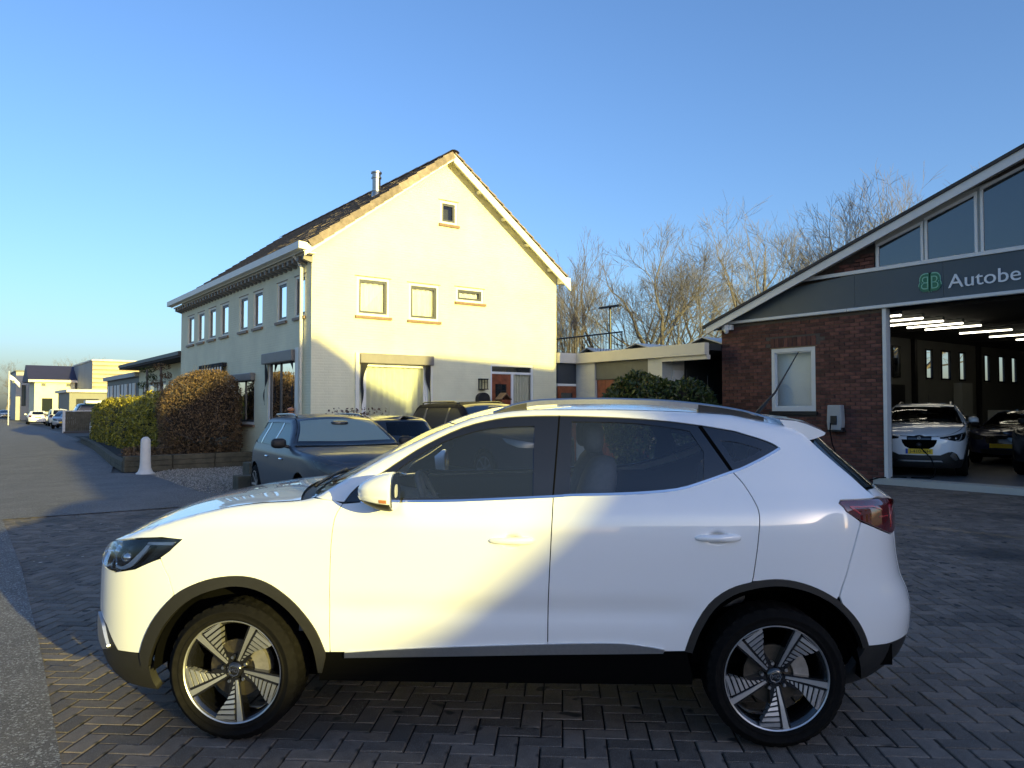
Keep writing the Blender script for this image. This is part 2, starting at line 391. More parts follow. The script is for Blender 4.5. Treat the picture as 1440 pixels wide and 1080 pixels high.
def gpanel(name,sh,x0,x1,m,par,v0=-1.,v1=1.,ns=24,nt=30,dz=0.,flip=False):
    """top surface between x0(v) and x1(v); v runs across the car"""
    def vv(t):
        t=v0+(v1-v0)*t; return math.copysign(abs(math.sin(t*PI/2)),t)*.6+t*.4
    P=[];F=[]
    for i in range(ns+1):
        for j in range(nt+1): P.append((i/ns,j/nt))
    F=[(i*(nt+1)+j,i*(nt+1)+j+1,(i+1)*(nt+1)+j+1,(i+1)*(nt+1)+j) for i in range(ns) for j in range(nt)]
    def fn(s,t):
        v=vv(t); a,b=x0(v),x1(v); x=a+(b-a)*s; ye,_=sh.edge(x); p=sh.T(x,max(-1,min(1,v))*ye); return (p[0],p[1],p[2]+dz)
    return surf(name,P,F,fn,m,par,lambda p:Vector((0,0,-1 if flip else 1)),0,(),eps=1e-3)
def text_mesh(txt,size,depth=.002,offset=0.,align='CENTER'):
    c=bpy.data.curves.new('lettering','FONT'); c.body=txt; c.size=size; c.extrude=depth; c.offset=offset; c.align_x=align; c.align_y='CENTER'; c.resolution_u=4
    o=bpy.data.objects.new('lettering',c); COL.objects.link(o); bpy.context.view_layer.update()
    me=bpy.data.meshes.new_from_object(o.evaluated_get(bpy.context.evaluated_depsgraph_get())); bpy.data.objects.remove(o); bpy.data.curves.remove(c)
    me.materials.clear()
    return me
def place_text(name,me,mt,parent,o,ax,ay,flipx=False):
    """lay flat lettering so that its x runs along ax and its y along ay from point o"""
    ax,ay,o=Vector(ax).normalized(),Vector(ay).normalized(),Vector(o); az=ax.cross(ay)
    for v in me.vertices:
        c=v.co.copy(); c.x=-c.x if flipx else c.x; v.co=o+ax*c.x+ay*c.y+az*c.z
    if flipx: me.flip_normals()
    if parent: b=root_of(parent).location; me.transform(Matrix.Translation(-b)) if parent.get('_w') or root_of(parent).get('_w') else None
    me.materials.append(mt); return link(name,me,parent)
# ---- wheels
def tyre_mesh(Rt=.3235,Rr=.245,wd=.108,n=170,tread=True):
    prof=[(Rr,-wd+.012),(Rr+.010,-wd-.001),(Rr+.014,-wd-.004),(Rr+.018,-wd-.004),(Rr+.022,-wd-.001),(Rr+.04,-wd-.005),(Rr+.043,-wd-.0075),(Rr+.047,-wd-.0075),(Rr+.05,-wd-.005),(Rt-.022,-wd+.004),(Rt-.006,-wd+.018)]
    tr=[]
    for k in range(9):
        h=-wd+.024+(2*wd-.048)*k/8; tr.append((Rt+.001*(1-abs(k-4)/4),h))
    full=prof+tr+[(r,-h) for r,h in reversed(prof)]
    v=[];f=[];m=len(full)
    for i in range(n):
        a=2*PI*i/n; ca,sa=math.cos(a),math.sin(a)
        for k,(r,h) in enumerate(full):
            rr=r
            if tread and 10<=k<m-10:
                if (i+ (k*2 if k<m/2 else -k*2))%5==0: rr-=.007
                if k in (13,15,17): rr-=.006
            v.append((rr*ca,h,rr*sa))
    for i in range(n):
        j=(i+1)%n
        for k in range(m-1): f.append((i*m+k,j*m+k,j*m+k+1,i*m+k+1))
    mb=MB().add(v,f); me=mb.mesh('tyre',M['rubber'],True); me.set_sharp_from_angle(angle=R(38)); return me
_wm={}
def mbmesh(mb,name,m,smooth=False,sharp=None):
    me=mb.mesh(name,m,smooth)
    if sharp: me.set_sharp_from_angle(angle=R(sharp))
    return me
def hero_wheel_meshes():
    if 'tyre' in _wm: return _wm
    _wm['tyre']=tyre_mesh()
    mb=MB().lathe([(.214,-.095),(.205,-.06),(.204,.05),(.214,.075),(.226,.082)],64); _wm['barrel']=mbmesh(mb,'wheel',M['gloss'],True,50)
    mb=MB().lathe([(.2215,.078),(.2225,.0935),(.2275,.097),(.2325,.0945),(.2345,.086)],72); _wm['lip']=mbmesh(mb,'rim',M['alloy'],True,50)
    mb=MB().lathe([(.0,.028),(.138,.028),(.139,.010),(.05,.008),(0,.008)],48); _wm['disc']=mbmesh(mb,'brake_disc',M['disc'],True,40)
    mb=MB()
    for k in range(7):
        a=R(120)+R(70)*k/6; a2=R(120)+R(70)*(k+1)/6
        if k<6: mb.add([(math.cos(q)*r,h,math.sin(q)*r) for q in (a,a2) for r in (.095,.165) for h in (-.02,.045)],[(0,1,3,2),(4,6,7,5),(0,4,5,1),(2,3,7,6),(1,5,7,3),(0,2,6,4)])
    _wm['caliper']=mbmesh(mb,'caliper',M['caliper'])
    def pt(al,r,h): return (-math.cos(al)*r,h,math.sin(al)*r)
    def slab(mb,q,h0,h1):   # q: outline of (angle deg, radius)
        n=len(q); v=[pt(R(a),r,h1(r) if callable(h1) else h1) for a,r in q]+[pt(R(a),r,h0) for a,r in q]
        mb.add(v,[tuple(range(n))]+[(i,(i+1)%n,n+(i+1)%n,n+i) for i in range(n)])
    hh=lambda r:.066+.026*smooth01((r-.04)/.17)
    for k in range(5):
        th=-80+72*k
        mb=MB()
        q=[(th+22,.042),(th+9.5,.11),(th+6,.2215),(th-26,.2215),(th-21,.13),(th-40,.042)]
        slab(mb,q,.02,lambda r:hh(r)-.004); _wm['back%d'%k]=mbmesh(mb,'spoke',M['gloss'])
        mb=MB(); q=[(th+9,.046),(th+4.6,.13),(th+3.6,.2225),(th-3.2,.2225),(th-2.2,.13),(th-3.5,.046)]
        slab(mb,q,.05,hh); _wm['blade%d'%k]=mbmesh(mb,'spoke_blade',M['alloy'])
        mb=MB(); r=.052
        for s in range(9):
            dr=.0098+.0010*s; a_in=lambda q:th-5.5-4.5*(.07/q)*.6; a_out=lambda q:th-5.5-(17.5*smooth01((q-.03)/.17)+7)
            r2=min(.2215,r+dr)
            if s==8: r2=.2215
            sl=.004+.012*s/8
            q=[(a_in(r),r),(a_in(r2),r2),(a_out(r2),min(.2225,r2+sl)),(a_out(r),min(.221,r+sl))]
            slab(mb,q,.05,hh); r=r2+.0075
        _wm['fins%d'%k]=mbmesh(mb,'spoke_fins',M['alloy'])
        mb=MB(); a=R(th+36); c=pt(a,.056,0); mb.lathe([(0,.068),(.007,.068),(.009,.06),(.009,.04)],8,'y',(c[0],0,c[2])); _wm['nut%d'%k]=mbmesh(mb,'lug_nut',M['satin'])
    mb=MB().lathe([(0,.074),(.027,.074),(.031,.071),(.036,.066),(.038,.03)],32); _wm['cap']=mbmesh(mb,'hub_cap',M['gloss'],True,40)
    mb=MB().lathe([(.0225,.0735),(.0225,.0765),(.0262,.0765),(.0262,.0735)],8); _wm['oct']=mbmesh(mb,'octagon_emblem',M['chrome'])
    t=text_mesh('MG',.024,.0008)
    for v in t.vertices: c=v.co.copy(); v.co=Vector((-c.x,.0755+c.z,c.y))
    t.materials.append(M['chrome']); _wm['mg']=t
    for k_,m_ in _wm.items():
        if k_ not in ('tyre','disc','caliper'): m_.transform(Matrix.Diagonal((1.075,1,1.075,1)))
    return _wm
def hero_wheel(car,x,y,rz):
    W=hero_wheel_meshes(); wo=link('wheel',W['barrel'],car,(x,y,.3235)); wo.rotation_euler=(0,0,rz)
    for k,n in (('tyre','tyre'),('lip','rim'),('disc','brake_disc'),('caliper','caliper'),('cap','hub_cap'),('oct','octagon_emblem'),('mg','emblem_letters')): link(n,W[k],wo)
    for k in range(5):
        link('spoke',W['back%d'%k],wo); link('spoke_blade',W['blade%d'%k],wo); link('spoke_fins',W['fins%d'%k],wo); link('lug_nut',W['nut%d'%k],wo)
    return wo
def arch_liner(car,x,y0,y1,r=.40,zc=.33):
    mb=MB(); n=20
    v=[];f=[]
    for i in range(n+1):
        a=-.03+(PI+.06)*i/n
        for y in (y0,y1): v.append((x+r*math.cos(a),y,zc+r*math.sin(a)))
    for i in range(n): f.append((2*i,2*i+1,2*i+3,2*i+2))
    k=len(v); v.append((x,y0,zc)); 
    for i in range(n): f.append((k,2*i,2*i+2))
    mb.add(v,f); return mb.build('wheel_arch_liner',M['cavity'],car,rel=False)
# ---- the white car
def build_hero(label,loc,rz):
    car=thing('compact_suv',label,'car',loc,rz); sh=HERO; W2=wrap(SH,sh.uF,sh.uR)
    top=lambda a,b,n=30:[(a+(b-a)*i/n,sh.zs(a+(b-a)*i/n)-.0005) for i in range(n+1)]
    dlo_top=cr([(.759,1.139),(.705,1.208),(.593,1.274),(.508,1.332),(.380,1.414),(.208,1.496),(.031,1.540),(-.113,1.552),(-.283,1.554),(-.473,1.549),(-.652,1.540),(-.828,1.525),(-.985,1.505),(-1.129,1.481),(-1.343,1.444),(-1.455,1.417),(-1.495,1.395)],3)
    dlo_bot=cr([(-1.495,1.395),(-1.283,1.335),(-1.111,1.285),(-.970,1.239),(-.837,1.203),(-.626,1.185),(-.327,1.176),(-.246,1.170),(.190,1.150),(.457,1.145),(.759,1.139)],3)
    doorF=cr([(.766,1.133),(.799,1.067),(.813,.951),(.818,.800),(.821,.528),(.819,.428)],3)
    gap=cr([(-.246,1.169),(-.238,1.040),(-.226,.808),(-.220,.658),(-.217,.437)],3)
    doorR=cr([(-1.111,1.285),(-1.168,1.216),(-1.203,1.156),(-1.221,1.084),(-1.208,.961),(-1.183,.813),(-1.174,.776)],4)
    archFo=cr([(1.743,.394),(1.712,.486),(1.655,.587),(1.568,.687),(1.484,.741),(1.383,.776),(1.275,.788),(1.183,.779),(1.098,.746),(1.010,.683),(.942,.612),(.883,.527),(.842,.428)],3)
    archFi=cr([(1.705,.327),(1.680,.401),(1.630,.519),(1.551,.622),(1.466,.687),(1.364,.726),(1.272,.741),(1.174,.725),(1.087,.682),(1.011,.620),(.951,.544),(.901,.450),(.879,.327)],3)
    archRo=cr([(-.862,.45),(-.900,.555),(-.972,.673),(-1.065,.743),(-1.172,.776),(-1.289,.790),(-1.393,.779),(-1.496,.744),(-1.582,.691),(-1.654,.613),(-1.710,.523),(-1.741,.456)],3)
    archRi=[(-1.30+(u+1.30)*.925,.33+(z-.33)*.935) for u,z in archRo]
    lampLow=[(-1.656,1.135),(-1.676,1.099),(-1.759,1.052),(-1.925,.995),(-2.031,.968),(-2.105,.972)]
    lampTop=[(-1.656,1.135),(-1.684,1.150),(-1.818,1.148),(-1.962,1.146)]
    # panels on both sides
    for sd in (1,-1):
        def C(n,p,m,**k): return cpanel(n,SH,p,M[m],car,side=sd,**k)
        ia=[i for i,q in enumerate(archFo) if q[0]<1.568][0]
        fender=[(.819,.428)]+list(reversed(doorF))[1:]+[(.80,1.146),(.92,1.157)]+top(.93,2.39,44)+[(2.395,.881),(2.366,.868),(2.214,.892),(2.0,.927),(1.841,.951),(1.71,.963),(1.585,.957),(1.620,.900),(1.655,.868),(1.60,.78)]+archFo[ia-1:]
        C('fender',fender,'white',gap=.002)
        hx=[(HANDLES[0][0]+.011*i,HANDLES[0][1]+.009*j) for i in range(-7,8) for j in range(-5,6)]
        f=C('front_door',doorF+gap[::-1]+[q for q in dlo_bot if -.24<q[0]<.75],'white',extra=hx)
        hx=[(HANDLES[1][0]+.011*i,HANDLES[1][1]+.009*j) for i in range(-7,8) for j in range(-5,6)]
        ja=[i for i,q in enumerate(archRo) if q[0]<-1.172][0]
        g=C('rear_door',gap+[(-.5,.444)]+archRo[:ja]+doorR[::-1][1:]+[q for q in dlo_bot if -1.105<q[0]<-.25],'white',extra=hx)
        seam=[(-1.596,.704),(-1.652,.804),(-1.72,.96),(-1.759,1.048)]
        jb=[i for i,q in enumerate(archRo) if q[0]<-1.596][0]
        frame=dlo_top+[q for q in dlo_bot if -1.49<q[0]<-1.115]+doorR[:-1]+archRo[ja:jb]+seam+lampLow[1:3][::-1][1:]+lampTop+[(-1.93,1.25),(-1.845,1.436),(-1.80,1.495)]+top(-1.79,.915,90)+[(.80,1.143)]
        C('side_frame',frame,'white')
        # dark parts
        C('wheel_arch_trim',archFo+[(.842,.40),(.86,.327)]+archFi[::-1]+[(1.74,.33)],'plastic',off=.007,gap=0,fl=.03,step=.03)
        C('wheel_arch_trim',archRo+archRi[::-1],'plastic',off=.005,gap=0,fl=.03,step=.03)
        C('sill',[(.86,.424),(-.87,.447),(-.90,.33),(-.90,.285),(.88,.285),(.87,.33)],'cavity',off=-.004,gap=0,fl=.05,step=.05)
        st=cr([(.748,.430),(.389,.456),(-.217,.482),(-.531,.488),(-.668,.476),(-.767,.459)],5)
        C('sill_strip',st+[(-.757,.442),(-.217,.432),(.748,.405)],'satin',off=.012,gap=0,fl=.03,step=.02)
        # glasshouse
        gF=cr([(.548,1.262),(.462,1.328),(.320,1.413),(.164,1.469),(.029,1.494),(-.155,1.502)],3)+[(-.150,1.172),(.458,1.158),(.545,1.163)]
        gR=[(-.343,1.526)]+cr([(-.36,1.524),(-.650,1.517),(-.866,1.489),(-.929,1.478)],3)+[(-.986,1.378),(-.972,1.248),(-.838,1.209),(-.626,1.192),(-.327,1.181)]
        gQ=cr([(-1.075,1.432),(-1.178,1.421),(-1.335,1.393),(-1.325,1.378),(-1.150,1.336),(-1.122,1.342),(-1.075,1.432)],3)[:-1]
        fr=dlo_top+dlo_bot[1:-1]
        C('window_frame',fr,'gloss',off=-.008,holes=[gF,gR,gQ],gap=.001,fl=.012)
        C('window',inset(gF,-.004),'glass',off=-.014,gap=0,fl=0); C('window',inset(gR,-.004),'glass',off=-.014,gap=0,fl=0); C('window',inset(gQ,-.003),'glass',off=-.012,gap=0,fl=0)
        C('window_divider',[(-.975,1.50),(-.992,1.505),(-1.118,1.290),(-1.100,1.292)],'cavity',off=-.004,gap=0,fl=.01)
        C('window_divider',[(-.278,1.553),(-.286,1.553),(-.249,1.172),(-.241,1.172)],'cavity',off=-.0065,gap=0,fl=.01)
        bl=[q for q in dlo_bot if q[0]<.70]
        C('belt_trim',[(u,z-.006) for u,z in bl]+[(u,z+.006) for u,z in bl[::-1]],'chrome',off=.003,gap=0,fl=.015,step=.012)
        for k,(hu,hz) in enumerate(HANDLES):
            def hf(a,b,hu=hu,hz=hz):
                th=2*PI*a; xx=math.copysign(abs(math.cos(th))**.55,math.cos(th)); yy=math.copysign(abs(math.sin(th))**.7,math.sin(th)); r=math.sin(PI/2*min(1,b*1.3)); 
                u=hu+.108*xx*r; z=hz-.002+.016*yy*r*(1-.15*xx); p=HERO.S(u,z,.0); lift=.034*math.cos(PI/2*min(1.,r))**.5 if r<1 else 0
                bow=.020*(1-((u-hu)/.12)**2); return (p[0],(p[1]+bow+lift*.35-(.0 if b<.78 else (b-.78)*.13))*sd,p[2])
            mb=MB().grid(hf,28,9); hd=mb.build('door_handle',M['white'],(f,g)[k],True,rel=False)
        # lamps
        head=cr([(1.589,.952),(1.710,.957),(1.841,.945),(2.0,.921),(2.214,.886),(2.36,.862)],3)+[(2.36,.838)]+cr([(2.2,.812),(2.05,.79),(1.92,.779),(1.78,.809),(1.69,.853),(1.624,.900)],3)
        ho=C('headlight',head,'lampin',off=-.055,gap=0,fl=0,step=.03); cpanel('lens',SH,head,M['lens'],ho,side=sd,gap=.001,fl=.06,step=.03)
        cpanel('light_guide',SH,cr([(1.99,.80),(1.93,.795),(1.865,.825),(1.82,.875),(1.80,.915)],3)+cr([(1.775,.915),(1.79,.87),(1.84,.81),(1.92,.782),(1.99,.785)],3),M['drl'],ho,off=-.03,side=sd,gap=0,fl=.01)
        cpanel('light_guide',SH,[(1.64,.938),(1.80,.93),(1.80,.918),(1.65,.922)],M['drl'],ho,off=-.03,side=sd,gap=0,fl=.01)
        p=SH(1.95,.835,-.075); mb=MB().ellip((p[0],p[1]*sd,p[2]),(.045,.045,.035)); mb.build('projector',M['chrome'],ho,True,rel=False)
        p=SH(2.12,.845,-.075); mb=MB().ellip((p[0],p[1]*sd,p[2]),(.04,.04,.028)); mb.build('projector',M['chrome'],ho,True,rel=False)
        tl=cr([(-1.656,1.135),(-1.684,1.148),(-1.818,1.146),(-2.039,1.141),(-2.2,1.124),(-2.30,1.09)],3)+cr([(-2.22,1.02),(-2.105,.976),(-2.031,.970),(-1.925,.997),(-1.759,1.054),(-1.676,1.101)],3)
        to=C('taillight',tl,'redlens',off=.004,gap=.001,fl=.03,step=.025)
        for pl_ in ([(-1.70,1.122),(-1.86,1.118),(-1.93,1.096),(-1.93,1.090),(-1.855,1.111),(-1.72,1.115),(-1.76,1.085),(-1.755,1.082),(-1.70,1.115)],[(-1.90,1.064),(-2.0,1.063),(-2.0,1.058),(-1.90,1.059)],[(-2.03,1.11),(-2.06,1.108),(-2.05,1.0),(-2.03,1.0)]):
            cpanel('light_guide',SH,pl_,M['redstrip'],to,off=.0065,side=sd,gap=0,fl=.004,step=.02)
        # fog trim, mirror
        C('fog_trim',[(2.10,.545),(2.03,.50),(1.955,.385),(2.02,.37),(2.09,.40),(2.15,.47)],'satin',off=.010,gap=0,fl=.03)
        mo=MB()
        def mf(a,b):
            th=2*PI*a; ph=-PI/2+PI*b; e=.72
            pw=lambda t:math.copysign(abs(t)**e,t)
            x=pw(math.cos(ph))*pw(math.cos(th)); y=pw(math.cos(ph))*pw(math.sin(th)); z=pw(math.sin(ph))
            px=.503+ (x*.155 if x>0 else x*.02); sq=1-.30*smooth01(max(0,x)); return (px,(1.0+y*.115*(1-.25*max(0,x)))*sd,1.208+z*.088*sq+.012*max(0,x)*0)
        mo.grid(mf,32,16); mh=mo.build('mirror',M['white'],car,True,rel=False)
        mb=MB(); 
        mb.grid(lambda a,b:(lambda p:(p[0]+.002,p[1]*1.0+sd*.002,p[2]-.003))(mf(a,b*.36)),32,7); mb.build('mirror_base',M['plastic'],mh,True,rel=False)
        mb=MB().grid(lambda a,b:(lambda p:(p[0]+.003,p[1]+sd*.004,p[2]))(mf(.02+.30*a,.36+.09*b)),14,3); mb.build('indicator',M['lens' if False else 'drl'],mh,True,rel=False)
        mb=MB().grid(lambda a,b:(lambda p:(p[0]+.004,p[1]+sd*.005,p[2]))(mf(.228+.022*a,.37+.06*b)),4,3); mb.build('indicator',M['amber'],mh,True,rel=False)
        mb=MB().grid(lambda a,b:(lambda p:(p[0]-.002 if False else .4855-.002,p[1],p[2]))(mf(.5-.24+.48*a,.14+.72*b)),10,8); mb.build('mirror_glass',M['chrome'],mh,True,rel=False)
        mb=MB().tube([(.62,.84*sd,1.145),(.60,.90*sd,1.15),(.56,.97*sd,1.165)],[.03,.026,.03],8); mb.build('mirror_stalk',M['gloss'],mh,True,rel=False)
        # roof rail with dark feet
        rx=[.06-(1.42)*i/40 for i in range(41)]
        rt=pch([(-1.36,1.545),(-1.21,1.587),(-.98,1.622),(-.755,1.640),(-.48,1.646),(-.2,1.640),(-.06,1.618),(.06,1.575)])
        v=[];fcs=[]
        for i,x in enumerate(rx):
            ye,ze=sh.edge(x); y=ye-.045; zt=rt(x); e=min(1,min(i,40-i)/4); th=.006+.026*e
            zb=max(zt-th,ze-.012)
            for a,b in ((-.014,zb),(.017,zb),(.019,zt-.008),(.010,zt),(-.010,zt),(-.017,zt-.008)): v.append((x,(y+a)*sd,b))
        for i in range(40):
            for k in range(6): q=(i*6+k,i*6+(k+1)%6,i*6+6+(k+1)%6,i*6+6+k); fcs.append(q)
        fcs+=[tuple(range(6)),tuple(240+k for k in range(6))]
        rl=MB().add(v,fcs).build('roof_rail',M['satin'],car,True,rel=False,sharp=50)
        for xs in ((.055,.0,-.05,-.115),(-1.00,-1.12,-1.22,-1.33)):
            v=[];n=len(xs)
            for k,x in enumerate(xs):
                ye,ze=sh.edge(x); y=ye-.045; v+=[(x,(y+.022)*sd,ze-.012),(x,(y+.022)*sd,max(rt(x)-.010,ze-.010)),(x,(y-.02)*sd,max(rt(x)-.010,ze-.010)),(x,(y-.02)*sd,ze-.012)]
            fcs=[(4*k+j,4*k+4+j,4*k+4+(j+1)%4,4*k+(j+1)%4) for k in range(n-1) for j in range(4)]+[(0,1,2,3),(4*n-4,4*n-3,4*n-2,4*n-1)]
            MB().add(v,fcs).build('rail_foot',M['plastic'],rl,rel=False)
        # inner lining seen through the windows and behind the panel gaps
        C('inner_panel',[(.80,.45),(.80,1.12),(-.9,1.17),(-1.5,1.35),(-1.5,.86),(-1.2,.86),(-.80,.62),(-.78,.45)],'cavity',off=-.05,gap=0,fl=0,step=.12,bstep=.1)
        arch_liner(car,1.2925,.45*sd,.84*sd); arch_liner(car,-1.2925,.45*sd,.84*sd)
    # front and rear, built across the centre line
    def X(n,half,uc,m,**k): return cpanel(n,W2,mirror_center(half,uc),M[m],car,**k)
    uF,uR=sh.uF,sh.uR
    bump=[(uF,.598),(2.60,.612),(2.50,.66),(2.445,.74),(2.43,.805),(2.55,.805),(2.54,.878),(2.405,.879),(2.372,.866),(2.366,.832),(2.2,.806),(2.05,.784),(1.92,.773),(1.78,.803),(1.69,.847),(1.655,.862),(1.60,.775),(1.572,.69)]+[q for q in archFo if q[0]>1.575][::-1]+[(1.886,.388),(1.99,.499),(2.095,.550),(2.2,.545),(2.36,.478),(uF,.472)]
    X('front_bumper',bump,uF,'white',gap=.0015)
    gr=X('grille',[(uF,.604),(2.60,.618),(2.505,.665),(2.45,.745),(2.437,.80),(uF,.80)],uF,'cavity',off=-.025,gap=0,fl=0)
    mb=MB()
    for i in range(34):
        for j in range(7):
            u=uF+(i-16.5)*.026; z=.625+j*.026+(.013 if i%2 else 0); lim=2.46+.13*max(0,(.74-z)/.13)
            if u<lim or u>2*uF-lim: continue
            p=Vector(W2(u,z,-.02)); t=(Vector(W2(u+.01,z,-.02))-p).normalized(); n=t.cross(Vector((0,0,1))); n=n if n.x>0 else -n
            mb.add([p+t*.006,p+Vector((0,0,.0045)),p-t*.006,p-Vector((0,0,.0045)),p+n*.006],[(0,1,4),(1,2,4),(2,3,4),(3,0,4)])
    tag(mb.build('grille_studs',M['chrome'],gr,rel=False),kind='stuff')
    X('badge_bar',[(uF,.806),(2.565,.806),(2.553,.87),(uF,.872)],uF,'gloss',off=-.006,gap=0,fl=.02)
    fx=sh.xf(.84)+.006
    MB().lathe([(.0,fx-.004),(.030,fx-.004),(.030,fx+.004),(.037,fx+.004),(.037,fx-.01)],8,'x',(0,0,.842)).build('octagon_badge',M['chrome'],car,rel=False)
    t=text_mesh('MG',.034,.001); place_text('badge_letters',t,M['ink'],car,(fx-.002,0,.842),(0,1,0),(0,0,1))
    X('lower_bumper',[(uF,.468),(2.365,.473),(2.20,.54),(2.097,.545),(1.995,.495),(1.89,.383),(1.745,.389),(1.71,.33),(1.73,.2),(uF,.2)],uF,'plastic',off=-.004,gap=0,fl=.04)
    X('skid_strip',[(uF,.335),(2.30,.335),(2.34,.365),(uF,.362)],uF,'satin',off=.008,gap=0,fl=.02)
    X('tailgate',[(uR,.62),(-2.20,.62),(-2.15,.80),(-2.117,.970),(-2.23,1.012),(-2.312,1.093),(-2.2,1.130),(-2.039,1.149),(-1.965,1.150),(-1.985,1.186),(uR,1.186)],uR,'white',gap=.002)
    X('rear_window',[(uR,1.19),(-1.985,1.192),(-1.935,1.252),(-1.85,1.437),(-1.81,1.475),(uR,1.475)],uR,'glassd',off=-.004,gap=.002,fl=.02)
    rb=[(uR,.50),(-2.2,.456),(-2.027,.454),(-1.864,.450),(-1.741,.457)]+[q for q in archRo if q[0]<-1.60][::-1][1:]+[(-1.600,.704),(-1.656,.804),(-1.724,.96),(-1.763,1.046),(-1.925,.991),(-2.031,.963),(-2.106,.968),(-2.141,.80),(-2.192,.612),(uR,.612)]
    X('rear_bumper',rb,uR,'white',gap=.002)
    X('lower_bumper',[(uR,.494),(-2.2,.45),(-2.027,.448),(-1.864,.444),(-1.735,.45),(-1.70,.38),(-1.68,.315),(-1.74,.262),(-1.9,.27),(-2.1,.29),(-2.3,.27),(uR,.26)],uR,'plastic',off=-.006,gap=0,fl=.04)
    # top: bonnet, cowl, windscreen, roof
    hf=sh.top[-1][0]
    gpanel('bonnet',sh,lambda v:1.10-.115*v*v,lambda v:hf-.001,M['white'],car,ns=60,nt=40)
    gpanel('cowl',sh,lambda v:.99-.12*v*v,lambda v:1.10-.115*v*v-.004,M['plastic'],car,v0=-.97,v1=.97,ns=4,dz=-.012)
    gpanel('windscreen',sh,lambda v:.345-.09*v*v,lambda v:1.02-.10*v*v,M['wglass'],car,v0=-.955,v1=.955,ns=30)
    fr=gpanel('windscreen_frame',sh,lambda v:.34-.09*v*v,lambda v:.40-.09*v*v,M['gloss'],car,v0=-.97,v1=.97,ns=3,dz=-.004)
    for s_ in (-1,1):
        for a,b in ((.955,1.0),):
            vv0,vv1=(a,b) if s_>0 else (-b,-a)
            gpanel('pillar_cover',sh,lambda v:.25,lambda v:.935,M['white'],car,v0=vv0,v1=vv1,ns=30,nt=3,dz=.0)
    gpanel('roof',sh,lambda v:sh.top[0][0]+.001,lambda v:.335-.09*v*v,M['white'],car,ns=50,nt=36)
    gpanel('headliner',sh,lambda v:-1.55,lambda v:.30-.09*v*v,M['liner'],car,v0=-.96,v1=.96,ns=16,nt=14,dz=-.04,flip=True)
    # wipers
    for y0,y1 in ((.62,.05),(.12,-.5)):
        pts=[]
        for i in range(9):
            t=i/8; y=y0+(y1-y0)*t; x=1.03-.06*t-.10*(y/.8)**2+.0; p=sh.T(x-.02*t,y); pts.append((p[0],p[1],p[2]+.018))
        MB().tube(pts,.009,5).build('wiper',M['plastic'],car,True,rel=False)
    # spoiler
    v=[];fc=[];K=21
    pr=[(-1.40,1.556),(-1.52,1.549),(-1.62,1.532),(-1.69,1.503),(-1.715,1.482),(-1.708,1.470),(-1.66,1.452),(-1.585,1.436),(-1.5,1.45)]
    for i in range(K):
        y=-.60+1.20*i/(K-1); q=abs(y)/.60; sx=.085*q**2.2; drop=.030*q**2.5
        for x,z in pr: v.append((x+sx*smooth01((-1.4-x)/.25),y,z-drop*(.75 if z>1.5 else .5)))
    n=len(pr)
    for i in range(K-1):
        for k in range(n): fc.append((i*n+k,i*n+(k+1)%n,(i+1)*n+(k+1)%n,(i+1)*n+k))
    fc+=[tuple(range(n)),tuple(range(n*K-1,n*K-n-1,-1))]
    MB().add(v,fc).build('spoiler',M['white'],car,True,rel=False,sharp=35)
    a0=sh.T(-1.45,0); MB().tube([(-1.45,0,a0[2]-.005),(-1.56,0,a0[2]+.12),(-1.70,0,a0[2]+.36)],[.012,.006,.003],6).build('antenna',M['plastic'],car,True,rel=False)
    # underbody and cabin
    MB().box(-1.62,-.62,.22,1.75,.62,.34).box(-.90,-.70,.235,.90,.70,.32).build('underbody',M['cavity'],car,rel=False,bevel=.06)
    MB().box(1.02,-.55,.3,1.98,.55,.80).build('engine_block',M['cavity'],car,rel=False)
    MB().box(-1.9,-.70,.34,.9,.70,.44).build('cabin_floor',M['cavity'],car,rel=False)
    mb=MB().grid(lambda a,b:(.50+.55*a-.05*math.sin(b*PI)*0,-.76+1.52*b,1.035+.07*math.sin(a*PI*.55)-.03*abs(2*b-1)**2),8,12); mb.box(.55,-.78,.5,1.0,.78,1.03); mb.build('dashboard',M['interior'],car,True,rel=False,sharp=40)
    MB().box(.515,.02,.955,.535,-.62,.975).build('dash_trim',M['satin'],car,rel=False)
    st=MB()
    for k in range(29): pass
    ax=Vector((-.90,0,.42)).normalized(); b1=Vector((0,1,0)); b2=ax.cross(b1); c0=Vector((.40,.37,1.07))
    st.tube([c0+(b1*math.cos(2*PI*k/28)+b2*math.sin(2*PI*k/28))*.185 for k in range(29)],.016,8,False)
    for a in (0,PI,-PI/2): st.tube([c0-ax*.02,c0+(b1*math.cos(a)+b2*math.sin(a))*.18],.016,6)
    st.ellip(tuple(c0-ax*.02),(.05,.07,.06)); st.tube([c0-ax*.03,c0-ax*.25],.035,8)
    st.build('steering_wheel',M['interior'],car,True,rel=False)
    for y in (.37,-.37):
        sb=MB()
        sb.grid(lambda a,b:(-.02-.50*a*0+.27*math.cos(2*PI*b)*(1-.0*a)-.10,y+.24*math.copysign(abs(math.sin(2*PI*b))**.6,math.sin(2*PI*b)),.52+.16*a),3,20)
        sb.ellip((-.08,y,.66),(.29,.25,.09),e=.6)
        sb.ellip((-.38,y,.98),(.10,.24,.36),e=.6); so_=sb.build('seat',M['interior'],car,True,rel=False)
        for v in so_.data.vertices:
            if v.co.z>.72: v.co.x-=(v.co.z-.72)*.24
        MB().ellip((-.47,y,1.435),(.055,.13,.085),e=.65).build('headrest',M['interior'],so_,True,rel=False)
    sb=MB().ellip((-1.0,0,.66),(.28,.66,.1),e=.5).ellip((-1.30,0,.98),(.11,.66,.32),e=.5); sb.build('rear_bench',M['interior'],car,True,rel=False)
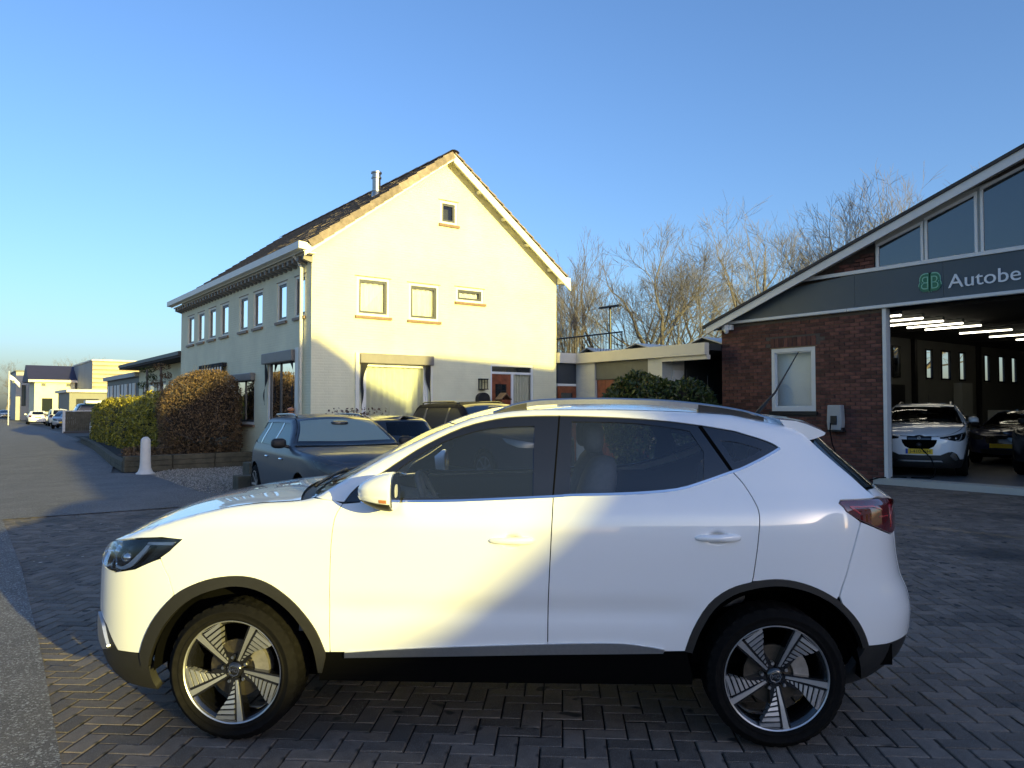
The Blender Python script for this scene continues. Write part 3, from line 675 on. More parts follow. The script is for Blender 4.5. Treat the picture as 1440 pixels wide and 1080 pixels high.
    for y in (.38,-.38): MB().ellip((-1.36,y,1.32),(.05,.12,.07),e=.65).build('headrest',M['interior'],car,True,rel=False)
    p=sh.T(.42,0); MB().ellip((.36,0,p[2]-.09),(.03,.12,.04),e=.6).build('rear_view_mirror',M['interior'],car,True,rel=False)
    MB().box(-1.62,-.6,.44,-1.60,.6,1.12).build('boot_partition',M['cavity'],car,rel=False)
    hero_wheel(car,1.2925,.768,R(-4)); hero_wheel(car,-1.2925,.768,0); hero_wheel(car,1.2925,-.768,PI-R(4)); hero_wheel(car,-1.2925,-.768,PI)
    return car
hero=build_hero('white compact SUV with black wheel arches and two-tone alloy wheels, partly sunlit, on brick paving',(2.7054,3.6693,.006),R(141.444))
# ================================================================ setting
rnd=random.Random(7)
M['ground']=mat('soil_ground',(.09,.085,.075),.95,0,.3,.15,.2,3)
M['asphalt']=mat('worn_asphalt',(.13,.115,.108),.85,0,.35,1.1,.6,120,det=10)
M['asphalt2']=mat('dark_asphalt',(.062,.058,.058),.8,0,.35,1.6,.7,130,det=10)
def speck(m,scale=160,amt=.9,thr=.68,wd=.05):
    """small pale stone chips in the surface"""
    t=m.node_tree; b=t.nodes['Principled BSDF']; L=t.links.new; tc=t.nodes.new('ShaderNodeTexCoord'); vo=t.nodes.new('ShaderNodeTexNoise'); vo.inputs['Scale'].default_value=scale; vo.inputs['Detail'].default_value=1
    L(tc.outputs['Object'],vo.inputs['Vector']); mr=t.nodes.new('ShaderNodeMapRange'); mr.inputs[1].default_value=thr; mr.inputs[2].default_value=thr+wd; L(vo.outputs[0],mr.inputs[0])
    src=b.inputs['Base Color'].links[0].from_socket; mx=t.nodes.new('ShaderNodeMix'); mx.data_type='RGBA'; L(mr.outputs[0],mx.inputs['Factor']); L(src,mx.inputs['A'])
    mx.inputs['B'].default_value=(.075*amt*3,.073*amt*3,.07*amt*3,1); L(mx.outputs['Result'],b.inputs['Base Color']); return m
for _m in ('asphalt','asphalt2'): speck(M[_m],75,1.5,.57); speck(M[_m],130,.12,.60)
M['paver']=speck(randtint(mat('concrete_paving_brick',(.135,.108,.088),.8,0,.3,9,.5,160,rv=.1),.38),230,1.2,.62); speck(M['paver'],.9,.17,.52,.25); speck(M['paver'],7,.10,.66,.06)
M['joint']=mat('joint_sand',(.016,.014,.012),.95,0,.4,25,.4,200)
M['farpave']=brickbump(mat('distant_paving',(.08,.074,.068),.8,0,.3,3),.21,.105,.5)
def sheet(name,poly,z,m,kind='structure'):
    me=bpy.data.meshes.new(name); me.from_pydata([(x,y,z) for x,y in poly],[],[tuple(range(len(poly)))]); me.update()
    if me.polygons[0].normal.z<0: me.flip_normals()
    me.materials.append(m); return tag(link(name,me),kind=kind)
sheet('ground',[(-700,-300),(900,-300),(900,1500),(-700,1500)],-.03,M['ground'])
sheet('road',[(-9,-120),(.28,-120),(.36,0),(.47,4.02),(.56,5.79),(.69,9.12),(.76,13.27),(.9,23.9),(3.4,21.0),(4.3,26),(5.6,42),(6.6,60),(7.4,92),(9.0,200),(9,400),(-9,400)],.007,M['asphalt'])
sheet('driveway',[(.60,13.24),(7.05,13.24),(7.05,17.6),(4.55,15.6),(4.05,20.9),(3.5,21.1),(.85,24.0)],.011,M['asphalt'])
sheet('pavement_bed',[(.20,-14),(16.15,-14),(16.15,12.6),(15.62,12.75),(15.62,17.7),(7.0,17.7),(7.0,13.5),(.20,13.5)],-.018,M['joint'])
pv=sheet('brick_pavement',[(16.1,-14),(16.1,-1),(9,-1),(4,-3),(.62,-3),(.62,-14)],-.004,M['farpave'])
# herringbone paving, brick by brick
CY,CR_=math.cos(R(36.65)),math.sin(R(36.65))
def camxy(x,y): return (x*CY-y*CR_, x*CR_+y*CY)      # metres to the right of and in front of the camera
TH=R(49.65); ct,st_=math.cos(TH),math.sin(TH); Wb=.1055
def inpave(x,y):
    if not (.28<x<16.0 and -3<y<17.6): return False
    if x<7.05 and y>13.38: return False
    if x>15.5 and y>12.55: return False
    return True
ind=[];oth=[]
hx,hy,hr=2.7054,3.6693,R(141.444)
N=210
for r in range(-N,N):
    for c in range(-N,N):
        d=(c-r)%4
        if d==0: cx,cy,ro=(c+1)*Wb,(r+.5)*Wb,0
        elif d==2: cx,cy,ro=(c+.5)*Wb,r*Wb,1
        else: continue
        x=cx*ct-cy*st_; y=cx*st_+cy*ct
        if not inpave(x,y): continue
        a,b=camxy(x,y)
        if b<-1.5: continue
        t=rnd.random(); zz=rnd.gauss(0,.0012); tx,ty=rnd.gauss(0,.005),rnd.gauss(0,.005)
        lx=(x-hx)*math.cos(hr)+(y-hy)*math.sin(hr); ly=-(x-hx)*math.sin(hr)+(y-hy)*math.cos(hr)
        vis=abs(a)<b*.66 and b>3.25 and not (abs(lx)<2.1 and -1.2<ly<.78)
        (ind if vis else oth).append((b,x,y,ro,t,zz,tx,ty))
ind.sort(); oth+=ind[300:]; ind=ind[:300]
bl,bw_,ch=.1015,.0490,.0045
def brick_v(): return [(-bl,-bw_,-.014),(bl,-bw_,-.014),(bl,bw_,-.014),(-bl,bw_,-.014),(-bl,-bw_,-ch),(bl,-bw_,-ch),(bl,bw_,-ch),(-bl,bw_,-ch),(-bl+ch,-bw_+ch,0),(bl-ch,-bw_+ch,0),(bl-ch,bw_-ch,0),(-bl+ch,bw_-ch,0)]
brick_f=[(8,9,10,11)]+[(4+i,4+(i+1)%4,8+(i+1)%4,8+i) for i in range(4)]+[(i,(i+1)%4,4+(i+1)%4,4+i) for i in range(4)]
bm_=MB().add(brick_v(),brick_f).mesh('paving_brick',M['paver'])
for b,x,y,ro,t,zz,tx,ty in ind:
    o=link('paving_brick',bm_,pv,(x,y,zz)); o.rotation_euler=(tx,ty,TH+ro*PI/2)
v=[];f=[];tn=[]
B0=brick_v()
for b,x,y,ro,t,zz,tx,ty in oth:
    a=TH+ro*PI/2; ca,sa=math.cos(a),math.sin(a); n=len(v)
    for p in B0: v.append((x+p[0]*ca-p[1]*sa,y+p[0]*sa+p[1]*ca,p[2]+zz+p[0]*ty*.5+p[1]*tx*.5))
    f+=[tuple(i+n for i in q) for q in brick_f[:5]]; tn+=[t]*12
me=bpy.data.meshes.new('paving_bricks'); me.from_pydata(v,[],f); me.update(); me.materials.append(M['paver'])
at=me.attributes.new('tint','FLOAT','POINT'); at.data.foreach_set('value',tn); tag(link('paving_bricks',me,pv),kind='stuff')
# ================================================================ the white house
M['render']=brickbump(mat('cream_painted_brick',(.78,.75,.53),.75,0,.10,.9),.22,.0667,.55)
M['trim']=mat('cream_painted_timber',(.80,.78,.68),.5,0,.05,3)
M['whitepaint']=mat('white_painted_timber',(.78,.78,.76),.45,0,.04,3)
M['greyframe']=mat('grey_window_frame',(.055,.06,.064),.4,0,.05,4)
M['sillbrown']=mat('brown_tile_sill',(.20,.12,.07),.5,0,.25,14)
M['rooftile']=randtint(mat('brown_concrete_tile',(.25,.20,.165),.85,0,.35,6,.4,60),.3)
M['curtain']=mat('pale_curtain',(.80,.78,.70),.9,0,.05,6)
M['curtaingreen']=mat('pale_green_curtain',(.62,.63,.55),.9,0,.05,6)
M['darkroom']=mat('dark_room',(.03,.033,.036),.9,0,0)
M['steel']=mat('stainless_flue',(.50,.47,.42),.3,1,.2,8)
M['wood']=mat('varnished_red_wood',(.23,.06,.022),.4,0,.35,7,coat=.3)
M['navyp']=mat('navy_panel',(.035,.045,.06),.5,0,.1,2)
M['greyp']=mat('grey_panel',(.12,.125,.12),.5,0,.12,2)
M['awngrey']=mat('grey_awning_box',(.20,.185,.17),.5,0,.1,4)
M['awnblack']=mat('black_awning_cloth',(.02,.02,.022),.9,0,.2,10)
M['blackmetal']=mat('black_metal',(.02,.02,.022),.45,.3,.1,20)
M['darkpane']=mat('dark_window_glass',(.02,.026,.03),.04,0,0,coat=1,spec=.8)
def fx_gable(Y): return lambda a,z,d:(a,Y+d,z)
def fx_front(X): return lambda a,z,d:(X+d,a,z)
def pbox(mb,F,a0,a1,z0,z1,d0,d1):
    return mb.prism([(a0,z0),(a1,z0),(a1,z1),(a0,z1)],lambda a,b,d:F(a,b,d),d0,d1)
def fixn(o):
    """recalculate outward normals without operators"""
    import bmesh
    bm=bmesh.new(); bm.from_mesh(o.data); bmesh.ops.recalc_face_normals(bm,faces=bm.faces); bm.to_mesh(o.data); bm.free(); return o
def bld(mb,name,m,par=None,**k): return fixn(mb.build(name,m,par,**k))
def wall(name,F,outer,holes,m,par,th=.12):
    hs=[[(a0,z0),(a1,z0),(a1,z1),(a0,z1)] for a0,a1,z0,z1 in holes]
    P,T,L=triang(outer,hs); mb=MB(); mb.add([F(a,b,0) for a,b in P],T)
    for lp in L[1:]:
        n=len(lp); mb.add([F(*P[i],0) for i in lp]+[F(*P[i],th) for i in lp],[(k,(k+1)%n,n+(k+1)%n,n+k) for k in range(n)])
    o=mb.build(name,m,par)
    c=F(sum(p[0] for p in outer)/len(outer),sum(p[1] for p in outer)/len(outer),1); c0=F(0,0,0); c1=F(0,0,-1); nv=Vector((c1[0]-c0[0],c1[1]-c0[1],c1[2]-c0[2]))
    import bmesh
    bm=bmesh.new(); bm.from_mesh(o.data)
    fl=[q for q in bm.faces if abs(q.normal.dot(nv))>.9 and q.normal.dot(nv)<0]
    if fl: bmesh.ops.reverse_faces(bm,faces=fl)
    bm.to_mesh(o.data); bm.free(); return o
def pleats(F,a0,a1,z0,z1,d,amp=.02,wl=.11):
    n=max(8,int((a1-a0)/wl*6)); rr=random.Random(int(a0*1000)); ph=[rr.uniform(-.8,.8) for _ in range(8)]
    mb=MB()
    def fn(s,t):
        a=a0+(a1-a0)*s; q=a/wl*2*PI; return F(a,z0+(z1-z0)*t,d+amp*(math.sin(q+ph[int(s*7.99)]*.3)+.4*math.sin(2.3*q+1))*(1-.3*t))
    mb.grid(fn,n,2); return mb
def window(par,F,a0,a1,z0,z1,fm='trim',sash='greyframe',fw=.07,sw=.06,sill=None,curtain=None,back='darkroom',glass='pane',d0=.015,mull=(),name='window'):
    mb=MB(); 
    for q in ((a0,a1,z1-fw,z1),(a0,a1,z0,z0+fw),(a0,a0+fw,z0+fw,z1-fw),(a1-fw,a1,z0+fw,z1-fw)): pbox(mb,F,*q,d0,d0+.07)
    o=bld(mb,name,M[fm],par)
    b0,b1,y0,y1=a0+fw,a1-fw,z0+fw,z1-fw
    mb=MB()
    for q in ((b0,b1,y1-sw,y1),(b0,b1,y0,y0+sw),(b0,b0+sw,y0+sw,y1-sw),(b1-sw,b1,y0+sw,y1-sw)): pbox(mb,F,*q,d0+.025,d0+.065)
    for m_ in mull: pbox(mb,F,m_-sw/2,m_+sw/2,y0+sw,y1-sw,d0+.026,d0+.064)
    bld(mb,'sash',M[sash],o)
    mb=MB().add([F(b0,y0,d0+.05),F(b1,y0,d0+.05),F(b1,y1,d0+.05),F(b0,y1,d0+.05)],[(0,1,2,3)]); mb.build('pane',M[glass],o)
    if curtain: pleats(F,b0,b1,y0,y1,d0+.14,.035,.17).build('curtain',M[curtain],o,True)
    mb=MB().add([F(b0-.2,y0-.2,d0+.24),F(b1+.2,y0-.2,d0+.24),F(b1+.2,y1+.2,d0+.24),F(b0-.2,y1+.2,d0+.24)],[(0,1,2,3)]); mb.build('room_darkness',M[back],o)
    if sill:
        mb=MB(); pbox(mb,F,a0-.05,a1+.05,z0-.07,z0-.002,-.06,d0+.03); bld(mb,'sill',M[sill],o)
    mb=MB(); pbox(mb,F,a0-.06,a1+.04,z1+.002,z1+.022,-.012,.01); bld(mb,'drip_edge',M['sillbrown'],o)
    return o
HX0,HX1,HY0,HY1=7.16,14.85,17.73,30.2; RX=11.03; ZE,ZR=5.56,8.40
house=thing('brick_house','two storey cream painted brick house with brown tiled gable roof and steel flue','house',(HX0,HY0,0)); house['_w']=1
G=fx_gable(HY0); Fc=fx_front(HX0)
gw=[(8.34,9.26,3.94,4.93),(9.82,10.74,3.93,4.91),(11.28,12.2,4.53,4.94),(10.77,11.32,6.61,7.25),(8.50,10.42,.75,2.80),(12.44,13.97,.08,2.88)]
wall('gable_wall',G,[(HX0,0),(HX1,0),(HX1,ZE),(RX,ZR),(HX0,ZE)],gw,M['render'],house)
up=[(18.13,18.82),(19.39,20.09),(21.24,22.0),(22.53,23.3),(24.39,25.2),(25.77,26.56),(27.11,27.92),(28.42,29.25)]
fw_=[(a,b,3.88,4.92) for a,b in up]+[(18.75,20.75,.15,3.0),(21.85,23.75,1.15,2.55),(24.9,26.9,1.0,2.55)]
wall('front_wall',Fc,[(HY0,0),(HY1,0),(HY1,ZE),(HY0,ZE)],fw_,M['render'],house)
mb=MB(); mb.add([(HX1,HY0,0),(HX1,HY1,0),(HX1,HY1,ZE),(HX1,HY0,ZE),(HX0,HY1,0),(HX0,HY1,ZE),(RX,HY1,ZR)],[(0,1,2,3),(1,4,5,6,2)]); bld(mb,'rear_wall',M['render'],house)
for i,(a0,a1,z0,z1) in enumerate(gw[:4]): window(house,G,a0,a1,z0,z1,sill='sillbrown',curtain=('curtain','curtain','curtain',None)[i])
wb=window(house,G,8.50,10.42,.75,2.80,fm='whitepaint',sash='whitepaint',curtain='curtaingreen')
# awning over the big gable window: cassette, side rails and the folded black cloth
mb=MB(); pbox(mb,G,8.40,10.52,2.74,2.99,-.14,-.003); aw=bld(mb,'awning',M['awngrey'],house,bevel=.02)
for a,w_ in ((8.30,.10),(10.46,.06)):
    mb=MB(); pbox(mb,G,a,a+w_,1.35 if a<9 else 1.55,3.0,-.07,-.004); bld(mb,'awning_rail',M['trim'],aw,bevel=.008)
def cloth(par,F,a,side,z0,z1):
    mb=MB(); 
    mb.grid(lambda s,t:F(a+side*(.02+.16*t**1.6*(1 if s>.02 else 1))*s+.012*math.sin(9*t+5*s),z0+(z1-z0)*t,-.05-.05*math.sin(7*t)*s-.02),5,14); return mb.build('awning_cloth',M['awnblack'],par,True)
cloth(aw,G,8.44,1,1.62,2.76); cloth(aw,G,10.44,-1,1.62,2.76)
# front door set
F0=G
mb=MB()
for q in ((12.44,13.97,2.80,2.88),(12.44,13.97,2.585,2.65),(12.44,12.50,.08,2.585),(13.91,13.97,.08,2.585),(13.18,13.26,.08,2.585),(12.44,12.50,2.65,2.80),(13.91,13.97,2.65,2.80)): pbox(mb,G,*q,.02,.1)
dr=bld(mb,'door_frame',M['whitepaint'],house)
mb=MB().add([G(12.5,2.65,.07),G(13.91,2.65,.07),G(13.91,2.8,.07),G(12.5,2.8,.07)],[(0,1,2,3)]); mb.build('transom_pane',M['darkpane'],dr)
hs=[(12.64,13.04,1.62,2.30),(12.64,13.04,1.10,1.48)]
wd=wall('door',lambda a,z,d:(a,HY0+.05+d,z),[(12.5,.08),(13.18,.08),(13.18,2.585),(12.5,2.585)],hs,M['wood'],house,.03)
for i,q in enumerate(hs):
    mb=MB().add([G(q[0],q[2],.075),G(q[1],q[2],.075),G(q[1],q[3],.075),G(q[0],q[3],.075)],[(0,1,2,3)]); mb.build('pane',M['darkpane'],wd)
    mb=MB(); pbox(mb,G,(q[0]+q[1])/2-.008,(q[0]+q[1])/2+.008,q[2],q[3],.062,.073); pbox(mb,G,q[0],q[1],q[3]-.2,q[3]-.185,.063,.072); bld(mb,'glazing_bar',M['blackmetal'],wd)
MB().ellip(G(13.11,1.15,.02),(.03,.04,.03)).build('door_handle',M['chrome'],wd,True)
mb=MB().add([G(13.26,.08,.06),G(13.91,.08,.06),G(13.91,2.585,.06),G(13.26,2.585,.06)],[(0,1,2,3)]); mb.build('side_pane',M['pane'],dr)
pleats(G,13.26,13.91,.08,2.585,.13,.018,.10).build('curtain',M['curtaingreen'],dr,True)
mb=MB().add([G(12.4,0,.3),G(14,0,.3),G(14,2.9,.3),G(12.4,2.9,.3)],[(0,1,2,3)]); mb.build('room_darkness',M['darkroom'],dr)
for a0,a1 in up: window(house,Fc,a0,a1,3.88,4.92,sill='sillbrown',fw=.06,glass='pane',back='darkroom' if a0<24 else 'darkroom',curtain=None if a0<24 else 'curtain')
window(house,Fc,18.75,20.75,.15,3.0,fm='whitepaint',sash='greyframe',curtain='curtain',mull=(19.9,))
window(house,Fc,21.85,23.75,1.15,2.55,fm='whitepaint',sash='greyframe',sill='sillbrown',mull=(22.8,))
window(house,Fc,24.9,26.9,1.0,2.55,fm='whitepaint',sash='greyframe',sill='sillbrown')
mb=MB(); pbox(mb,Fc,18.62,20.86,2.80,3.08,-.16,-.003); a2=bld(mb,'awning',M['awngrey'],house,bevel=.02); cloth(a2,Fc,18.70,1,1.7,2.82); cloth(a2,Fc,20.80,-1,1.7,2.82)
mb=MB(); pbox(mb,Fc,18.36,18.58,1.4,3.12,-.08,-.004); bld(mb,'awning_rail',M['trim'],a2,bevel=.008)
mb=MB(); pbox(mb,Fc,21.8,23.8,2.40,2.62,-.14,-.003); bld(mb,'awning',M['awngrey'],house,bevel=.02)
aws=thing('striped_awning','black and white striped awning folded on the shaded house front','awning',(HX0,25.85,2.6)); aws['_w']=1
mb=MB(); pbox(mb,Fc,24.5,27.2,2.92,3.04,-.14,-.003); bld(mb,'cassette',M['awnblack'],aws)
for k in range(18):
    a=24.5+.15*k; mb=MB(); pbox(mb,Fc,a+.002,a+.148,2.66,2.919,-.125-.004*(k%2),-.11); bld(mb,'stripe',M['whitepaint'] if k%2 else M['awnblack'],aws)
# roof: decking, tiles one by one on the street slope, barge boards, gutter with brackets
OV=.30; sl=(ZR-ZE)/(RX-HX0); sl2=(ZR-ZE)/(HX1-RX)
def zl(x): return ZR+.10+(x-RX)*sl
def zr(x): return ZR+.10-(x-RX)*sl2
mb=MB(); mb.prism([(HX0-.32,zl(HX0-.32)-.10),(RX,ZR-.0),(HX1+.22,zr(HX1+.22)-.10),(HX1+.22,zr(HX1+.22)),(RX,ZR+.10),(HX0-.32,zl(HX0-.32))],lambda a,b,d:(a,d,b),HY0-OV+.03,HY1+.2)
roof=bld(mb,'roof',M['trim'],house)
tl,tw,tt=.36,.305,.035; La=math.hypot(RX-HX0+.36,(RX-HX0+.36)*sl); ang=math.atan(sl); nC=int(La/.33)
def tile_box(mb,u,y,L_,W_,left=True):
    """one tile: u metres down the slope from the ridge"""
    a=ang if left else math.atan(sl2); c,s=math.cos(a),math.sin(a); pts=[]
    for du,dh in ((0,.012),(L_,.045)):
        for dy in (0,W_):
            for th in (0,tt):
                q=u+du; h=dh+th+.004; x=q*c-0*s; 
                X=(RX-q*c-h*s) if left else (RX+q*c+h*s); Z=ZR+.10-q*s+h*c; pts.append((X,y+dy,Z))
    mb.add(pts,[(0,1,3,2),(4,6,7,5),(0,4,5,1),(2,3,7,6),(1,5,7,3),(0,2,6,4)])
cols=int((HY1+.2-(HY0-OV))/tw)+1
cell=[(i,j) for j in range(cols) for i in range(nC)]
protos=[]
for (k,(i,j)) in enumerate(cell):
    y=HY0-OV+j*tw
    if k<300-14:
        if not protos:
            mb=MB(); tile_box(mb,0,0,tl,tw-.004); pm_=bld(mb,'roof_tile',M['rooftile'],roof,rel=False); protos=[pm_.data]; bpy.data.objects.remove(pm_)
        o=link('roof_tile',protos[0],roof); b=house.location; o.location=(-b.x-(.02+i*.33)*math.cos(ang),y-b.y,-b.z-(.02+i*.33)*math.sin(ang)+rnd.gauss(0,.003))
mbS=MB()
for (k,(i,j)) in enumerate(cell):
    if k>=300-14: tile_box(mbS,.02+i*.33,HY0-OV+j*tw,tl,tw-.004)
for j in range(cols):
    for i in range(int(math.hypot(HX1-RX+.2,(HX1-RX+.2)*sl2)/.33)): tile_box(mbS,.02+i*.33,HY0-OV+j*tw,tl,tw-.004,False)
tag(mbS.build('roof_tiles',M['rooftile'],roof),kind='stuff')
for i in range(nC):       # verge tiles hanging over the left barge
    mb=MB(); u=.05+i*.33; c,s=math.cos(ang),math.sin(ang)
    q=[(u,.06),(u+.355,.09),(u+.355,-.10),(u,-.12)]
    mb.prism([(RX-a*c-h*s,ZR+.10-a*s+h*c) for a,h in q],lambda a,b,d:(a,d,b),HY0-OV-.035-.004*(i%2),HY0-OV-.005); bld(mb,'verge_tile',M['rooftile'],roof)
for j in range(cols//2):
    mb=MB(); y=HY0-OV-.03+j*.62
    mb.grid(lambda s,t:(RX+.15*math.cos(PI*s),y+.63*t,ZR+.10+.075*math.sin(PI*s)+.012*(1-t)),6,1); mb.build('ridge_tile',M['rooftile'],roof,True)
mb=MB(); mb.prism([(RX-.02,ZR+.06),(RX-.02,ZR-.16),(HX1+.30,zr(HX1+.30)-.30),(HX1+.30,zr(HX1+.30)-.06)],lambda a,b,d:(a,d,b),HY0-OV-.03,HY0-OV+.005); bld(mb,'barge_board',M['trim'],roof)
mb=MB(); mb.prism([(RX-.02,ZR+.06),(RX-.02,ZR-.10),(HX0-.30,zl(HX0-.30)-.22),(HX0-.30,zl(HX0-.30)-.06)],lambda a,b,d:(a,d,b),HY0-OV,HY0-OV+.03); bld(mb,'barge_board',M['trim'],roof)
for k in range(4):
    x=RX+.9+k*.85; mb=MB().box(x,HY0-OV+.04,zr(x)-.24,x+.10,HY0-.005,zr(x)-.165); bld(mb,'purlin_end',M['trim'],roof)
mb=MB().box(HX1+.02,HY0-OV-.02,ZE-.22,HX1+.29,HY0+.02,ZE-.04); bld(mb,'eave_box',M['trim'],roof)
mb=MB(); mb.prism([(6.70,5.38),(6.90,5.36),(6.92,5.53),(6.70,5.55)],lambda a,b,d:(a,d,b),HY0-OV-.04,HY1+.25); gt=bld(mb,'gutter',M['trim'],house)
MB().box(6.92,HY0-OV+.03,5.30,7.16,HY1+.2,5.34).build('soffit',M['trim'],house)
for k in range(38):
    y=HY0-.05+k*.335; mb=MB(); mb.prism([(6.93,5.19),(7.157,5.12),(7.157,5.299),(6.93,5.299)],lambda a,b,d:(a,d,b),y,y+.12); bld(mb,'eave_bracket',M['awngrey'],house)
MB().tube([(6.86,18.2,5.37),(7.0,18.2,5.22),(7.085,18.2,5.05),(7.085,18.2,.1)],.042,10).build('downpipe',M['trim'],house,True)
fl_=MB(); zf=zl(9.6); fl_.lathe([(.13,zf-.12),(.13,zf+.10),(.115,zf+.12),(.115,zf+.16),(.135,zf+.16),(.135,zf+.19),(.115,zf+.19),(.115,zf+.52),(.14,zf+.52),(.14,zf+.56),(.118,zf+.57),(.118,zf+.66),(.15,zf+.66),(.15,zf+.70),(0,zf+.70)],16,'z',(9.6,19.2,0)); fl_.build('flue',M['steel'],house,True,sharp=40)
# wall pieces by the front door
lm=thing('wall_lantern','black framed lantern on the shaded cream wall beside the wooden door','lamp',(12.13,HY0-.08,2.12)); lm['_w']=1
mb=MB()
for x in (12.02,12.22):
    for y in (HY0-.17,HY0-.02): mb.box(x,y,2.15,x+.02,y+.015,2.42)
mb.box(12.01,HY0-.18,2.41,12.25,HY0-.003,2.435).box(12.01,HY0-.18,2.13,12.25,HY0-.003,2.15).box(12.02,HY0-.175,2.33,12.24,HY0-.16,2.34); bld(mb,'frame',M['blackmetal'],lm)
mb=MB().box(12.03,HY0-.16,2.15,12.23,HY0-.02,2.41); bld(mb,'lamp_glass',M['pane'],lm)
mb=MB(); mb.prism([(11.92,1.66),(12.32,1.66),(12.32,1.88)]+[(12.12+.20*math.cos(PI*k/10),1.88+.17*math.sin(PI*k/10)) for k in range(1,10)]+[(11.92,1.88)],lambda a,b,d:(a,d,b),HY0-.16,HY0-.003)
tag(bld(mb,'letter_box',M['blackmetal'],None,bevel=.01),'dark round topped letter box on the cream wall under the lantern','letter box')
# ================================================================ garage block between the house and the hall
M['whitebrick']=brickbump(mat('white_painted_brick',(.66,.64,.58),.75,0,.07,2),.22,.0667,.6)
M['fascia']=mat('cream_fascia',(.72,.66,.55),.55,0,.05,2)
M['felt']=mat('roof_felt',(.05,.05,.05),.9,0,.2,3)
gar=thing('garage_block','flat roofed white brick garage with cream fascia and red wooden door beside the house','garage',(15.64,15.2,0)); gar['_w']=1
GX=15.64; Fg=fx_front(GX)
for a,b in ((16.9,17.72),(14.23,14.75)):
    mb=MB(); pbox(mb,Fg,a,b,0,2.97,0,.35); bld(mb,'pier',M['whitebrick'],gar)
mb=MB(); pbox(mb,Fg,14.75,16.9,2.46,2.97,.05,.09); bld(mb,'upper_panel',M['greyp'],gar)
dg=MB(); pbox(dg,Fg,14.75,16.9,0,2.455,.12,.15); gd=bld(dg,'garage_door',M['blackmetal'],gar)
for k in range(18):
    a=14.76+k*.1185; mb=MB(); pbox(mb,Fg,a,a+.112,.03,2.45,.085+.003*(k%3),.119); bld(mb,'door_plank',M['wood'],gd)
mb=MB(); pbox(mb,Fg,12.69,17.90,2.975,3.28,-.12,.05); fa=bld(mb,'fascia',M['fascia'],gar)
mb=MB(); pbox(mb,Fg,12.69,14.22,2.86,2.972,-.04,.1); bld(mb,'carport_beam',M['fascia'],gar)
mb=MB().box(GX+.05,12.72,3.10,26,19.0,3.27); bld(mb,'flat_roof',M['felt'],gar)
mb=MB().box(14.86,HY0-.14,2.975,GX-.125,HY0+.3,3.28); bld(mb,'fascia',M['fascia'],gar)
# side door under the return
mb=MB(); pbox(mb,G,14.88,15.62,2.36,2.97,-.02,.05); bld(mb,'upper_panel',M['navyp'],gar)
mb=MB(); pbox(mb,G,14.88,15.62,2.285,2.355,-.03,.05); bld(mb,'door_head',M['whitepaint'],gar)
sd_=wall('side_door',lambda a,z,d:(a,HY0-.02+d,z),[(14.88,0),(15.62,0),(15.62,2.28),(14.88,2.28)],[(15.02,15.48,1.0,2.08)],M['wood'],gar,.04)
mb=MB().add([G(15.02,1.0,.01),G(15.48,1.0,.01),G(15.48,2.08,.01),G(15.02,2.08,.01)],[(0,1,2,3)]); mb.build('pane',M['darkpane'],sd_)
# carport inside: deeper walls near-black, their shade put into the colour
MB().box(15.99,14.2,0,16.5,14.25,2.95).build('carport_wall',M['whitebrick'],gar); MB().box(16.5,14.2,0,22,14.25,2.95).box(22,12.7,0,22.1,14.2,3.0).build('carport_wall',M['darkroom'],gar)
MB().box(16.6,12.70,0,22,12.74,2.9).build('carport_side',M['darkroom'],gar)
MB().box(GX,14.25,0,26,19,.02).build('garage_floor',M['asphalt2'],gar)
MB().box(25.9,12.8,.02,26,19,3.1).box(15.7,18.9,.02,25.9,19,3.1).build('rear_wall',M['whitebrick'],gar)
mb=MB().box(16.05,14.18,1.95,16.45,14.199,2.65); tag(bld(mb,'notice_board',M['whitepaint'],None),'pale framed board on the carport side wall behind the green shrub','board')
M['rooflight']=mat('weathered_white_sheet',(.62,.60,.55),.6,0,.12,3)
for k,(yc,hw) in enumerate(((18.70,.62),(16.50,.80),(13.95,.72))):
    rl=thing('shed_roof',['small gabled shed roof on the flat roof nearest the house','small gabled shed roof on the flat roof above the garage door','small gabled shed roof on the flat roof beside the brick hall'][k],'roof',(17,yc,3.27),0,'small gabled roofs on the garage'); rl['_w']=1
    mb=MB(); mb.prism([(yc-hw,3.36),(yc,3.60),(yc+hw,3.36),(yc+hw,3.33),(yc,3.565),(yc-hw,3.33)],lambda a,b,d:(d,a,b),16.95,20); bld(mb,'roof_sheet',M['rooflight'],rl)
    mb=MB(); mb.prism([(yc-hw+.05,3.27),(yc+hw-.05,3.27),(yc+hw-.05,3.345),(yc,3.56),(yc-hw+.05,3.345)],lambda a,b,d:(d,a,b),17.08,19.9); bld(mb,'gable_end',M['darkroom'],rl)
rail=thing('balcony_railing','black steel railing on the flat roof beside the house','railing',(17.2,19.2,3.27)); rail['_w']=1
MB().tube([(17.2,17.3,4.02),(17.2,20.8,4.02)],.025,6).build('handrail',M['blackmetal'],rail)
MB().tube([(17.2,17.3,3.38),(17.2,20.8,3.38)],.015,5).build('bottom_rail',M['blackmetal'],rail)
for k in range(27):
    y=17.4+k*.128; MB().tube([(17.2,y,3.38),(17.2,y,4.0)],.008,4).build('baluster',M['blackmetal'],rail)
for y in (17.32,20.78): MB().tube([(17.2,y,3.27),(17.2,y,4.03)],.025,6).build('post',M['blackmetal'],rail)
fp=thing('floodlight_mast','thin mast with a flat floodlight bar standing among the bare trees','lamp',(24,24.9,0)); fp['_w']=1
MB().tube([(24,24.9,0),(24,24.9,6.18)],.05,8).build('pole',M['blackmetal'],fp); mb=MB().box(23.9,24.25,6.13,24.1,25.55,6.2); bld(mb,'light_bar',M['blackmetal'],fp)
